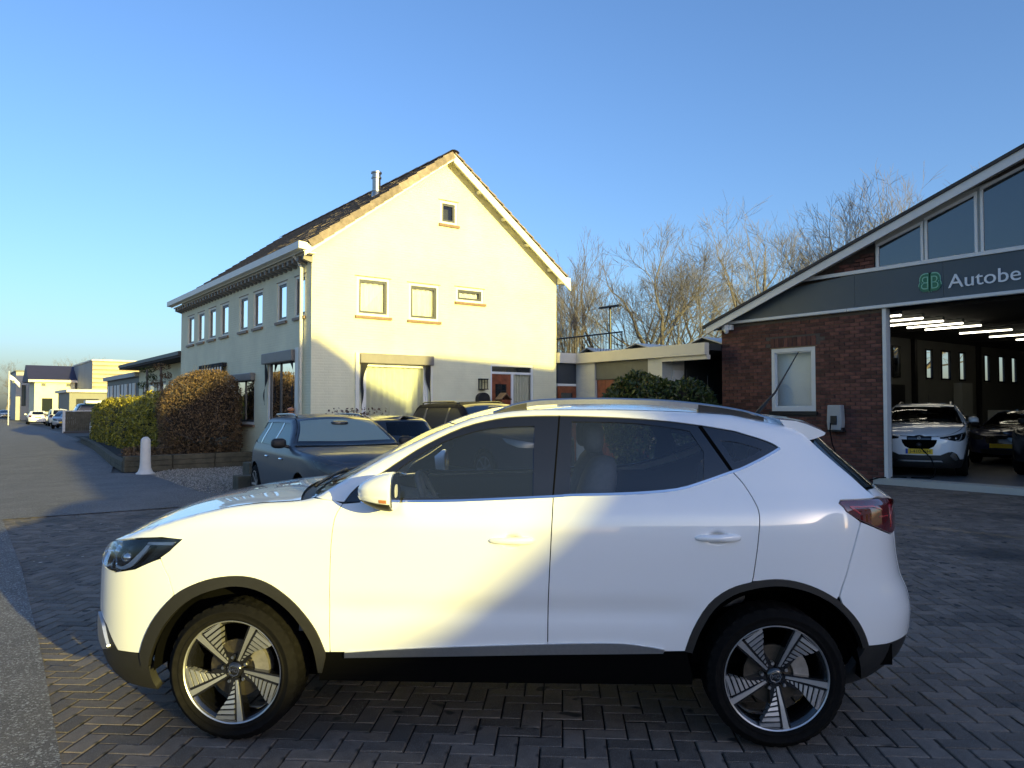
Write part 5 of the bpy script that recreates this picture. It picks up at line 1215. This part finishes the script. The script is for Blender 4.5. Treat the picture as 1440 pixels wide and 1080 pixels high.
    cpanel('rear_window',W2,mirror_center([(uR,tail+.03),(uR+.56,tail+.06),(uR+.62,H-.14),(uR,H-.13)],uR),M['glassd'],c,off=-.005,gap=0,fl=0,step=.08,bstep=.06)
    cpanel('grille',W2,mirror_center([(uF,hood-.38),(uF-.36,hood-.38),(uF-.42,hood-.2),(uF,hood-.19)],uF),M['gloss'],c,off=.004,gap=0,fl=.02,step=.06,bstep=.05)
    cpanel('bumper_intake',W2,mirror_center([(uF,.30),(uF-.5,.30),(uF-.55,.42),(uF,.42)],uF),M['plastic'],c,off=.004,gap=0,fl=.02,step=.08,bstep=.05)
    if plate:
        for x,s_ in ((sh.xf(.5)+.006,1),(sh.xr(tail-.25)-.006,-1)):
            MB().box(x,-.26,.46 if s_>0 else tail-.32,x+.012*s_,.26,.57 if s_>0 else tail-.21).build('number_plate',M['yellowplate'],c,rel=False)
    MB().box(-L/2+.25,-.6,.2,L/2-.25,.6,.34).build('underbody',M['cavity'],c,rel=False)
    MB().box(rt,-Wd/2+.16,.34,wsb,Wd/2-.16,.46).build('cabin_floor',M['cavity'],c,rel=False)
    MB().box(wsb-.30,-Wd/2+.14,.46,wsb+.15,Wd/2-.14,belt+.0).build('dashboard',M['interior'],c,rel=False)
    if gl not in ('glassd','dullglass'):
        for x,ys in ((.05,(.36,-.36)),(-.85,(.36,-.36))):
            for y in ys: MB().ellip((x-.1,y,.78),(.12,.24,.36),e=.6).ellip((x-.16,y,H-.33),(.05,.12,.08),e=.6).build('seat',M['interior'],c,True,rel=False)
    return c
# parked by the house
grey=other_car('estate_car','slate grey estate car with black roof rails parked in front of the cream house',(5.05,11.62,0),R(-96),M['paintgrey'],(4.5,1.83,1.51,2.70,1.0,1.0,.86,.20,-1.80,-2.05,1.06),.325,.05,True,(-.28,-1.12),'veiled')
other_car('large_suv','dark navy large SUV with roof rails parked close to the cream gable',(9.85,14.35,0),R(-90),M['paintnavy'],(4.9,2.0,1.76,2.95,1.15,1.12,.95,.25,-1.9,-2.2,1.22),.37,.07,True,(-.15,-1.15),'dullglass')
other_car('hatchback','dark hatchback parked nose in between the grey estate and the navy SUV',(7.55,15.2,0),R(90),M['paintblack'],(4.1,1.76,1.47,2.55,.97,.97,.92,.15,-1.45,-1.8,1.02),.31,.08,False,(-.3,))
# along the street
street=[('hatchback','grey hatchback parked behind the slatted dark bin enclosure',(8.4,72.5,0),R(-103),'paintsilver',(4.25,1.79,1.46,2.62,.96,.95,.95,.15,-1.55,-1.9,1.0),.32),
 ('estate_car','pale silver van like car parked behind the grey hatchback',(9.0,84,0),R(88),'paintpale',(4.5,1.82,1.62,2.75,1.0,1.0,1.0,.35,-1.9,-2.05,1.02),.32),
 ('saloon_car','white car with a yellow rear plate parked farthest along the row',(8.1,93,0),R(88),'white',(4.5,1.8,1.44,2.7,.95,.98,.8,.0,-1.3,-1.95,.98),.32),
 ('saloon_car','pale oncoming car with its front plate showing on the sunlit road',(8.6,150,0),R(-92),'paintpale',(4.5,1.82,1.45,2.7,.95,.95,.9,.05,-1.4,-1.95,.98),.32),
 ('green_van','dark green van with a white beacon box on its roof behind the parked cars',(10.4,72,0),R(182),'paintgreen',(5.2,2.0,2.05,3.1,1.15,1.2,1.7,1.2,-2.45,-2.5,1.2),.34)]
for nm,lb,lc,hd,pt,P,rt_ in street: other_car(nm,lb,lc,hd,M[pt],P,rt_,.14,False,(-.2,),'glassd',None,True,'van' if 'van' in nm else 'car')
van_b=MB().box(9.6,71.2,2.06,10.9,72.4,2.28); tag(bld(van_b,'beacon_box',M['whitepaint'],None),'white beacon box lying on the dark green van roof','beacon')
# inside the hall
g2=copy_tree(hero); tag(g2,'white compact SUV with yellow number plate charging inside the open hall'); g2.location=(19.0,8.92,.126); g2.rotation_euler=(0,0,R(202))
for ch in g2.children:
    if ch.name.startswith('wheel.') and ch.location.x>0: ch.rotation_euler=(0,0,0 if ch.location.y>0 else PI)
px=HERO.xf(.55)+.012
pl_=MB().box(px,-.26,.50,px+.01,.26,.61).build('number_plate',M['yellowplate'],g2,rel=False)
MB().box(px+.0005,-.26,.501,px+.0125,-.215,.609).build('plate_band',M['plateblue'],pl_,rel=False)
t=text_mesh('J-410-GH',.092,.0008); xs=[v.co.x for v in t.vertices]; k=.40/(max(xs)-min(xs))
for v in t.vertices: v.co.x*=k
t.materials.append(M['ink'])
for v in t.vertices: c=v.co.copy(); v.co=Vector((px+.0125+c.z,c.x+.02,.555+c.y))
link('plate_letters',t,pl_)
cab=thing('charging_cable','black charging cable plugged into the front of the white SUV in the hall','cable',(17.1,8.2,.03)); cab['_w']=1
f0=Vector((math.cos(R(202)),math.sin(R(202)),0)); nose=Vector((19.0,8.92,.12))+f0*2.24
MB().tube([tuple(nose+Vector((0,0,.70))),tuple(nose+f0*.08+Vector((0,0,.68))),tuple(nose+f0*.20+Vector((.0,-.25,.45))),tuple(nose+f0*.18+Vector((0,-.35,.2))),tuple(nose+f0*.3+Vector((0,-.3,.05))),(16.8,7.8,.135),(16.6,8.1,.135)],.013,6).build('lead',M['rubber'],cab,True)
MB().ellip(tuple(nose+f0*.03+Vector((0,0,.70))),(.06,.06,.05)).build('plug',M['blackmetal'],cab,True)
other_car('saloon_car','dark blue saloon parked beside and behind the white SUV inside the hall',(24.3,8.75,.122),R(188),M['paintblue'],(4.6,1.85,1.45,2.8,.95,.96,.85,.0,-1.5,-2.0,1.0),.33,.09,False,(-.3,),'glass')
other_car('large_suv','black SUV in the darkest part of the hall beside the saloon',(21.0,6.25,.122),R(182),M['paintblack'],(4.7,1.95,1.70,2.85,1.1,1.08,.95,.2,-1.8,-2.1,1.2),.36,.09,True,(-.2,),'glassd')
# ================================================================ plants
def leafmat(name,col,col2,rough=.5):
    m=randtint(mat(name,col,rough,0,.25,3,col2=col2),.0); t=m.node_tree; b=t.nodes['Principled BSDF']; L=t.links.new
    at=t.nodes.new('ShaderNodeAttribute'); at.attribute_name='tint'; mx=t.nodes[m['_mx']]; 
    for l in list(mx.inputs['Factor'].links): t.links.remove(l)
    L(at.outputs['Fac'],mx.inputs['Factor'])
    for l in list(b.inputs['Base Color'].links): t.links.remove(l)
    L(mx.outputs['Result'],b.inputs['Base Color']); b.inputs['Subsurface Weight'].default_value=0
    tr=t.nodes.new('ShaderNodeBsdfTranslucent'); L(mx.outputs['Result'],tr.inputs[0]); ms=t.nodes.new('ShaderNodeMixShader'); ms.inputs[0].default_value=.25
    out=[n for n in t.nodes if n.type=='OUTPUT_MATERIAL'][0]; L(b.outputs[0],ms.inputs[1]); L(tr.outputs[0],ms.inputs[2]); L(ms.outputs[0],out.inputs[0]); return m
M['leafyellow']=leafmat('golden_privet_leaf',(.035,.055,.012),(.52,.44,.05))
M['leafbrown']=leafmat('dry_beech_leaf',(.06,.04,.022),(.27,.17,.085),.75)
M['leafgreen']=leafmat('laurel_leaf',(.02,.04,.01),(.09,.12,.03),.4)
M['bark']=mat('bare_bark',(.12,.105,.088),.9,0,.3,5,.4,30)
M['bark2']=mat('pale_bark',(.19,.165,.125),.9,0,.3,5,.4,30)
M['twig']=mat('twigs',(.135,.122,.112),.9,0,.25,2)
M['twig2']=mat('reddish_twigs',(.13,.113,.105),.9,0,.25,2)
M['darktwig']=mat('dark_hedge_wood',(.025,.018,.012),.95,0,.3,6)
def hedge(name,label,inside,bbox,n,size,lm,seed,core=.80,cat='hedge',stems=8,tw=0):
    """leaves spread through the outer shell of a lumpy volume: inside(x,y,z)->0 centre..1 surface"""
    rr=random.Random(seed); x0,y0,z0,x1,y1,z1=bbox; c=((x0+x1)/2,(y0+y1)/2,0); o=thing(name,label,cat,(c[0],c[1],0)); o['_w']=1
    v=[];f=[];tn=[];k=0; TW=MB()
    while k<n:
        p=Vector((rr.uniform(x0,x1),rr.uniform(y0,y1),rr.uniform(z0,z1))); d=inside(*p)
        if d>1 or d<.62+.3*rr.random(): continue
        a=Vector((rr.gauss(0,1),rr.gauss(0,1),rr.gauss(0,1))).normalized(); b=a.orthogonal().normalized(); b.rotate(Matrix.Rotation(rr.random()*6.28,3,a)); s=size*rr.uniform(.6,1.3); e=a.cross(b)
        i=len(v); v+=[tuple(p-b*s),tuple(p+e*s*.45+a*s*.1),tuple(p+b*s),tuple(p-e*s*.45+a*s*.1)]; f+=[(i,i+1,i+2,i+3)]; t=min(1,max(0,rr.gauss(.5,.28))); tn+=[t]*4; k+=1
        if k%55==0:
            g=(p-Vector(((x0+x1)/2,p.y*.8+(y0+y1)*.1,z0+.3*(z1-z0)))).normalized(); g=(g+Vector((rr.gauss(0,.35),rr.gauss(0,.35),rr.gauss(.25,.3)))).normalized(); TW.tube([tuple(p-g*.15),tuple(p+g*rr.uniform(.08,.30))],[.005,.002],3,False)
    me=bpy.data.meshes.new('foliage'); b0=o.location; me.from_pydata([(q[0]-b0.x,q[1]-b0.y,q[2]) for q in v],[],f); me.update(); me.materials.append(lm); at=me.attributes.new('tint','FLOAT','POINT'); at.data.foreach_set('value',tn); tag(link('foliage',me,o),kind='stuff')
    mb=MB()
    for s in range(stems):
        bx,by=rr.uniform(x0+.25*(x1-x0),x1-.25*(x1-x0)),rr.uniform(y0+.1*(y1-y0),y1-.1*(y1-y0))
        q=Vector((bx,by,0.0))
        for t in range(tw//max(1,stems)+3):
            e=q+Vector((rr.gauss(0,.45),rr.gauss(0,.5),0)); h=rr.uniform(.6,1.)*(z1-.05)
            pts=[tuple(q),tuple(q.lerp(e,.4)+Vector((0,0,h*.5))),(e.x,e.y,h)]
            if inside(*pts[2])<=1: mb.tube(pts,[.016,.010,.004],3,False)
    if mb.v: tag(mb.build('stems',M['darktwig'],o),kind='stuff')
    if TW.v: tag(TW.build('shoots',M['twig'],o),kind='stuff')
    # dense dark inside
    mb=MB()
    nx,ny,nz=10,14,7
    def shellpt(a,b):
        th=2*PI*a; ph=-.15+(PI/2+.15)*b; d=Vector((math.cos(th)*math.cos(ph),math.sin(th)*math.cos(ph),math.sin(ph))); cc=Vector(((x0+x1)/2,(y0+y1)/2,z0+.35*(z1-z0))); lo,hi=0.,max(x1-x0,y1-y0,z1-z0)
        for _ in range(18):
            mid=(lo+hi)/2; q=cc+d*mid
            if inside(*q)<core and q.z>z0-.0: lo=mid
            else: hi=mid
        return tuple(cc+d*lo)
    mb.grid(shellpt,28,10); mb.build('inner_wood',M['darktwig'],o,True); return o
def boxy(x0,y0,x1,y1,h,seed,lump=.10,slope=0,skew=0):
    rr=random.Random(seed); ph=[rr.uniform(0,6.28) for _ in range(6)]
    def f(x,y,z):
        cx,cy=(x0+x1)/2+skew*(y-y0),(y0+y1)/2; n=lump*(math.sin(2.1*y+ph[0])+math.sin(3.7*y+2.2*z+ph[1])+math.sin(4.3*x+3.1*z+ph[2])+.6*math.sin(7*y+5*x+ph[3]))/3
        hh=h+slope*(y-cy)+lump*.8*math.sin(1.3*y+ph[4])
        a=abs(x-cx)/((x1-x0)/2); b=abs(y-cy)/((y1-y0)/2); c=max(0,(z-hh*.4)/(hh*.6)); return (a**3.2+b**6+c**3.2)**(1/3.2)-n
    return f
def ball(cx,cy,cz,rx,ry,rz,seed,lump=.12,e=2.6):
    rr=random.Random(seed); ph=[rr.uniform(0,6.28) for _ in range(6)]
    def f(x,y,z):
        n=lump*(math.sin(2.6*x+ph[0])+math.sin(3.1*y+1.5*z+ph[1])+math.sin(3.3*z+2*x+ph[2]))/2.2
        zz=(z-cz)/(rz if z>cz else rz*1.35); return (abs((x-cx)/rx)**e+abs((y-cy)/ry)**e+abs(zz)**e)**(1/e)-n
    return f
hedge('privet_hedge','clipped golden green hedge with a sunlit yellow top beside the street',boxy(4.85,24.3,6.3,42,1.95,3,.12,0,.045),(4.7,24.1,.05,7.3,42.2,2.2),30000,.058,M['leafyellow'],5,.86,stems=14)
hedge('beech_hedge','tall rounded brown beech bush with dry leaves beside the house front',ball(5.98,23.1,1.25,1.10,1.45,1.42,5,.08,2.8),(4.7,21.5,.05,7.2,24.7,2.75),26000,.036,M['leafbrown'],9,.80,stems=10,tw=60)
hedge('laurel_shrub','loose dark green shrub growing in front of the carport',(lambda A,B:(lambda x,y,z:min(A(x,y,z),B(x,y,z))))(ball(14.6,13.75,1.3,.75,1.3,1.30,11,.16,2.3),ball(14.75,12.55,1.2,.7,.85,1.12,12,.18,2.2)),(13.7,11.6,.05,15.4,15.2,2.75),9500,.075,M['leafgreen'],15,.74,'shrub',6)
hedge('low_planting','low dark ground plants and dead leaves along the timber edging',boxy(4.3,21.75,7.0,24.4,.42,8,.25),(4.2,21.7,.25,7.05,24.5,.62),2600,.06,M['leafbrown'],33,.6,'plant',0)
# clipped column trees in front of the low house
def topiary(label,x,y,hh,seed,lm):
    rr=random.Random(seed); o=thing('topiary_tree',label,'tree',(x,y,0)); o['_w']=1
    MB().tube([(x,y,0),(x+.03,y,1.6),(x-.02,y,hh)],[.07,.06,.04],6).build('trunk',M['bark'],o,True)
    v=[];f=[];tn=[]
    for k in range(7):
        z=1.25+(hh-1.25)*k/6; a=k*2.4; cx,cy=x+.17*math.cos(a)*(k<6),y+.17*math.sin(a)*(k<6); rx=.22 if k<6 else .32
        for _ in range(170):
            d=Vector((rr.gauss(0,1),rr.gauss(0,1),rr.gauss(0,.7))).normalized(); p=Vector((cx,cy,z))+Vector((d.x*rx,d.y*rx,d.z*.15))*rr.uniform(.75,1); s=rr.uniform(.02,.04); b=d.orthogonal().normalized()*s; e=d.cross(b); i=len(v); v+=[tuple(p-b),tuple(p+e*.6+d*s),tuple(p+b),tuple(p-e*.6+d*s)]; f.append((i,i+1,i+2,i+3)); tn+=[rr.random()]*4
    me=bpy.data.meshes.new('crown'); me.from_pydata([(q[0]-x,q[1]-y,q[2]) for q in v],[],f); me.update(); me.materials.append(lm); at=me.attributes.new('tint','FLOAT','POINT'); at.data.foreach_set('value',tn); link('crown',me,o)
topiary('dark cloud pruned small tree in front of the navy unit',7.0,35.1,3.25,1,M['leafgreen']); topiary('sunlit brown cloud pruned small tree at the corner of the low house',7.0,32.55,3.25,2,M['leafbrown'])
# bare winter trees
def tree_meshes(seed,h,spread,up,env,m1,m2,trunks=1,levels=7):
    """branching grows inside a rounded crown: env=(half width, height of its centre, half height) for a 10 m tree"""
    rr=random.Random(seed); T=MB(); B=MB(); n_=[0]
    def inside(p): return math.hypot(p.x,p.y)**2/env[0]**2+((p.z-env[1])/env[2])**2<1 or p.z<env[1]
    def grow(p,d,L,r,lev):
        if n_[0]>9000: return
        n_[0]+=1; pts=[p]; rad=[r]; q=p.copy(); n=3 if lev<5 else 2; dd=d.copy()
        for i in range(n):
            dd=(dd+Vector((rr.gauss(0,.11),rr.gauss(0,.11),rr.gauss(.0,.06)+up*.06))).normalized(); q=q+dd*L/n; pts.append(q.copy()); rad.append(r*(1-.42*(i+1)/n))
        (T if lev<2 else B).tube(pts,rad,7 if lev==0 else (5 if lev<3 else 3),False)
        if lev>=levels or (lev>2 and not inside(q)): return
        k=rr.choice((3,4)) if lev<1 else rr.choice((2,3,3)) if lev<4 else rr.choice((2,3,3,4))
        for j in range(k):
            t=1.0 if j==0 else rr.uniform(.3,.98); i=min(n-1,int(t*n)); s=pts[i].lerp(pts[i+1],t*n-i)
            ax=dd.orthogonal(); ax.rotate(Matrix.Rotation(rr.random()*2*PI,3,dd)); an=spread*rr.uniform(.6,1.3)*(.45 if j==0 else 1)
            nd=dd.copy(); nd.rotate(Matrix.Rotation(an,3,ax)); nd=(nd+Vector((0,0,up*.22))).normalized()
            grow(s,nd,L*rr.uniform(.60,.84),max(.0045 if lev>3 else .011,rad[i]*(.74 if j==0 else .50)),lev+1)
    for k in range(trunks):
        a=2*PI*k/trunks+rr.random(); d=Vector((.20*math.cos(a),.20*math.sin(a),1)).normalized() if trunks>1 else Vector((rr.gauss(0,.05),rr.gauss(0,.05),1)).normalized()
        grow(Vector((.25*math.cos(a)*(trunks>1),.25*math.sin(a)*(trunks>1),0)),d,h*.26,h*.024/(trunks**.4),0)
    zs=max(v[2] for v in B.v); s=h/zs
    for X in (T,B): X.v=[(a*s,b*s,c*s) for a,b,c in X.v]
    return T.mesh('trunk',m1,True),B.mesh('crown',m2)
protoT=[tree_meshes(21,10,.60,.45,(3.6,6.0,4.2),M['bark'],M['twig'],2,7),tree_meshes(5,10,.66,.30,(3.4,6.4,3.8),M['bark2'],M['twig'],1,7),tree_meshes(8,10,.50,.7,(2.4,6.0,4.4),M['bark'],M['twig2'],2,7),tree_meshes(14,10,.62,.40,(3.3,6.2,4.0),M['bark2'],M['twig2'],1,7)]
def tree(label,x,y,h,k,rz,wide=1.,group='bare winter trees'):
    o=thing('bare_tree',label,'tree',(x,y,-.02),rz,group); s=h/10; o.scale=(s*wide,s*wide,s); link('trunk',protoT[k][0],o); link('crown',protoT[k][1],o); return o
TREES=[('bare tree with upright stems close behind the house eave',28.7,33.5,9.3,2,.3,1),('thin bare tree between the house and the floodlight mast',34.0,37.0,11.2,2,1.9,1.1),
('broad round crowned bare tree behind the garage roof',29.4,28.0,10.4,0,.9,1.05),
('reddish bare tree beside the round crowned one',36.7,32.6,10.6,3,4.0,1.1),('slender bare tree between the round crowned tree and the tall pale trunk',41.3,34.1,12.6,1,2.2,.9),
('tall bare tree with a pale thick trunk beside the hall eave',34.4,26.7,11.8,1,.4,1.0),('small bare tree low beside the hall eave',46.5,34.0,9.5,2,5.0,1.2),
('bare tree rising over the low end of the hall roof',41.0,26.8,13.7,1,1.2,.9),('dense bare tree above the middle of the hall roof',42.1,23.5,14.3,0,5.5,1.0),('tallest bare tree above the hall roof',47.3,24.6,16.7,3,.2,1.0),
('wide bare tree above the hall roof beside the tallest one',51.0,24.4,17.2,0,2.7,.95),('sunlit bare tree at the road end behind the flag',9.7,167.3,10.9,3,1.4,1.2),('bushy bare tree between the flag and the grey block',12.1,177.9,9.9,0,2.5,1.3),
('bare tree showing above the navy roof',17.5,167.7,11.4,0,3.0,1.2),('bare tree between the navy roof and the warehouse',21.1,171.2,12.3,3,.6,1.3),
('bare tree peeping over the corner of the house eave',37.6,46.8,9.6,2,2.0,1.1)]
for lb_,x_,y_,h_,k_,rz_,w_ in TREES: tree(lb_,x_,y_,h_*(1.15 if y_<60 and x_<40 else 1.03 if y_<60 else 1.),k_,rz_,w_*(1.0 if y_<60 else 1.))
# ================================================================ small things along the drive
M['bollard']=mat('painted_white_post',(.62,.60,.56),.6,0,.08,5)
def bollard(label,x,y,s=1.):
    o=thing('bollard',label,'bollard',(x,y,0),0,'white bollards beside the hedge'); o['_w']=1
    MB().lathe([(.23*s,0),(.215*s,.03),(.17*s,.07),(.135*s,.16),(.125*s,.3),(.115*s,.82*s)]+[(.115*s*math.cos(a*PI/16),.82*s+.115*s*math.sin(a*PI/16)) for a in range(1,9)],20,'z',(x,y,0)).build('post',M['bollard'],o,True,sharp=50)
    MB().box(x-.24*s,y-.24*s,-.02,x+.24*s,y+.24*s,.012).build('foot',M['mortar'],o)
bollard('white rounded bollard at the timber corner of the drive',4.06,20.44,.98); bollard('white bollard half hidden at the far end of the golden hedge',6.35,44.8,1.0)
M['sleeper']=mat('weathered_sleeper',(.085,.075,.05),.9,0,.4,5,.6,40)
ed=thing('timber_edging','raised edging of mossy timber sleepers round the hedge bed','edging',(3.9,21.5,0)); ed['_w']=1
def sleeper(p,q,z0,z1,wd=.17,nm='sleeper'):
    p=Vector((*p,0));q=Vector((*q,0)); t=(q-p).normalized(); n=Vector((-t.y,t.x,0)); mb=MB(); v=[]
    for z in (z0,z1):
        for a,b in ((p,-1),(q,-1),(q,1),(p,1)): r=a+n*b*wd/2; v.append((r.x,r.y,z))
    mb.add(v,[(0,3,2,1),(4,5,6,7),(0,1,5,4),(1,2,6,5),(2,3,7,6),(3,0,4,7)]); return bld(mb,nm,M['sleeper'],ed,bevel=.012)
pts=[(3.82,21.45),(4.0,24.2),(4.28,27.0),(4.55,29.8),(4.82,32.6),(5.05,35.4),(5.25,38.2),(5.42,41.0)]
for a,b in zip(pts[:-1],pts[1:]):
    d=(Vector(b)-Vector(a)).normalized()*.01
    for z in (0,.135): sleeper((a[0]+d.x,a[1]+d.y+.09),(b[0]-d.x,b[1]-d.y+.08),z,z+.13)
for a,b in (((3.74,21.38),(4.9,21.52)),((4.92,21.52),(6.0,21.64)),((6.02,21.64),(7.05,21.74))):
    for z in (0,.135,.27): sleeper(a,b,z,z+.13)
tag(MB().add([(3.9,21.5,.20),(7.1,21.8,.20),(7.1,30.2,.22),(7.1,44,.22),(5.45,44,.22),(4.6,30,.2)],[(0,1,2,3,4,5)]).build('bed_soil',M['joint'],ed))
st2=thing('sleeper_stack','short timber sleepers stacked as a step beside the gravel','timber',(5.0,14.9,0)); st2['_w']=1
for q in ((4.62,15.0,0,4.98,15.35,.30),(4.95,15.38,0,5.2,15.8,.52),(5.22,15.4,0,5.75,15.85,.70)): bld(MB().box(*q),'sleeper',M['sleeper'],st2,bevel=.015)
# gravel
M['gravel']=leafmat('pale_gravel_stone',(.20,.18,.15),(.52,.48,.42),.85)
gp=[(4.12,20.6),(4.05,17.5),(4.02,15.2),(4.4,14.4),(4.75,14.9),(5.9,15.9),(7.1,17.0),(7.1,21.5),(4.9,21.4)]
gb=tag(sheet('gravel_bed',gp,.0,mat('gravel_bed',(.20,.18,.15),.95,0,.3,30)),kind='structure')
rr=random.Random(4); v=[];f=[];tn=[]; n=0
while n<9000:
    p=(rr.uniform(4,7.1),rr.uniform(14.3,21.6))
    if not pip(p,gp): continue
    n+=1; s=rr.uniform(.010,.024); a=rr.random()*6.28; i=len(v); z=rr.uniform(.0,.02)
    v+=[(p[0]+s*math.cos(a+k*2.09),p[1]+s*math.sin(a+k*2.09),z) for k in range(3)]+[(p[0],p[1],z+s*1.1)]; f+=[(i,i+1,i+3),(i+1,i+2,i+3),(i+2,i,i+3)]; tn+=[rr.random()]*4
me=bpy.data.meshes.new('gravel'); me.from_pydata(v,[],f); me.update(); me.materials.append(M['gravel']); at=me.attributes.new('tint','FLOAT','POINT'); at.data.foreach_set('value',tn); tag(link('gravel',me),'pale loose gravel beside the drive','gravel',kind='stuff')
# leaves and crumbs lying on the asphalt
v=[];f=[];tn=[]
for n in range(1600):
    x=rr.uniform(-1.0,6.5); y=rr.uniform(9,30); s=rr.uniform(.006,.026); a=rr.random()*6.28; i=len(v)
    v+=[(x+s*math.cos(a+k*1.57),y+s*math.sin(a+k*1.57)*.6,.004+rr.random()*.008) for k in range(4)]; f.append((i,i+1,i+2,i+3)); tn+=[rr.random()]*4
me=bpy.data.meshes.new('litter'); me.from_pydata(v,[],f); me.update(); me.materials.append(M['gravel']); at=me.attributes.new('tint','FLOAT','POINT'); at.data.foreach_set('value',tn); tag(link('leaf_litter',me),'scattered leaf crumbs and grit on the asphalt','litter',kind='stuff')
# slatted bin enclosure, terracotta pots, house gas bottle etc.
be=thing('bin_enclosure','dark slatted timber screen with pale posts beside the street','fence',(7.5,58.6,0)); be['_w']=1
for k in range(16):
    x=6.72+k*.118; MB().box(x,58.55,.12,x+.108,58.60,1.42).build('slat',M['sleeper'],be)
for x in (6.55,8.62): MB().box(x,58.5,0,x+.15,58.66,1.5).build('post',M['bollard'],be)
MB().box(6.72,58.52,1.43,8.6,58.64,1.49).build('cap_rail',M['bollard'],be); MB().box(6.6,58.4,0,8.75,58.75,.10).build('base_kerb',M['mortar'],be)
fg=thing('flag_pole','white flag hanging from a pale pole at the roadside','flag',(5.45,90,0)); fg['_w']=1
MB().tube([(5.45,90,0),(5.45,90,5.3)],.05,8).build('pole',M['bollard'],fg)
mb=MB().grid(lambda s,t:(5.50+.85*s,90+.10*math.sin(5*s+2*t),4.95-.45*t-.75*s+.08*math.sin(4*s)),8,6); mb.build('cloth',M['whitepaint'],fg,True)
MB().box(5.72,89.90,4.12,5.9,89.93,4.4).build('flag_emblem',M['navyp'],fg)
wb_=thing('lantern_stack','small stack of glowing orange glass lanterns in the front window','lantern',(7.25,18.95,1.3)); wb_['_w']=1
for k in range(3): MB().ellip((6.98,18.55,1.36+k*.11),(.09,.09,.05)).build('lantern_glass',M['amber'],wb_,True)
MB().tube([(6.98,18.55,0),(6.98,18.55,1.32)],.02,6).build('stand',M['blackmetal'],wb_)
M['flower']=leafmat('dry_flower',(.10,.06,.05),(.32,.26,.22),.8)
def pot(label,x,y,n,seed):
    o=thing('flower_pot',label,'pot',(x,y,0)); o['_w']=1; q=random.Random(seed)
    MB().lathe([(0,0),(.16,0),(.22,.55),(.24,.58),(.20,.58),(.19,.5),(0,.5)],16,'z',(x,y,0)).build('pot',M['sillbrown'],o,True,sharp=40)
    v=[];f=[];tn=[]
    for _ in range(n):
        p=Vector((q.gauss(x,.22),q.gauss(y,.12),q.uniform(.6,1.62))); s=q.uniform(.02,.045); d=Vector((q.gauss(0,1),q.gauss(0,1),q.gauss(0,1))).normalized(); b=d.orthogonal().normalized()*s; e=d.cross(b); i=len(v); v+=[tuple(p-b),tuple(p+e),tuple(p+b),tuple(p-e)]; f.append((i,i+1,i+2,i+3)); tn+=[q.random()]*4
    me=bpy.data.meshes.new('plant'); me.from_pydata([(a-x,b-y,c) for a,b,c in v],[],f); me.update(); me.materials.append(M['flower']); at=me.attributes.new('tint','FLOAT','POINT'); at.data.foreach_set('value',tn); tag(link('plant',me,o),kind='stuff')
for k,x in enumerate((7.75,8.15,8.5)): pot(['potted dry plant nearest the house corner','potted dry plant in the middle below the cream gable','potted dry plant beside the big gable window'][k],x,17.3,160,k)
bt=thing('birdhouse','small brown pitched roof birdhouse on a stake beside the door','birdhouse',(12.50,17.2,0)); bt['_w']=1
MB().tube([(12.5,17.2,0),(12.5,17.2,1.62)],.03,6).build('stake',M['blackmetal'],bt); bld(MB().box(12.38,17.1,1.62,12.62,17.3,1.85),'box',M['wood'],bt)
mb=MB(); mb.prism([(12.32,1.84),(12.5,2.0),(12.68,1.84),(12.68,1.87),(12.5,2.04),(12.32,1.87)],lambda a,b,d:(a,d,b),17.05,17.35); bld(mb,'roof',M['sillbrown'],bt)
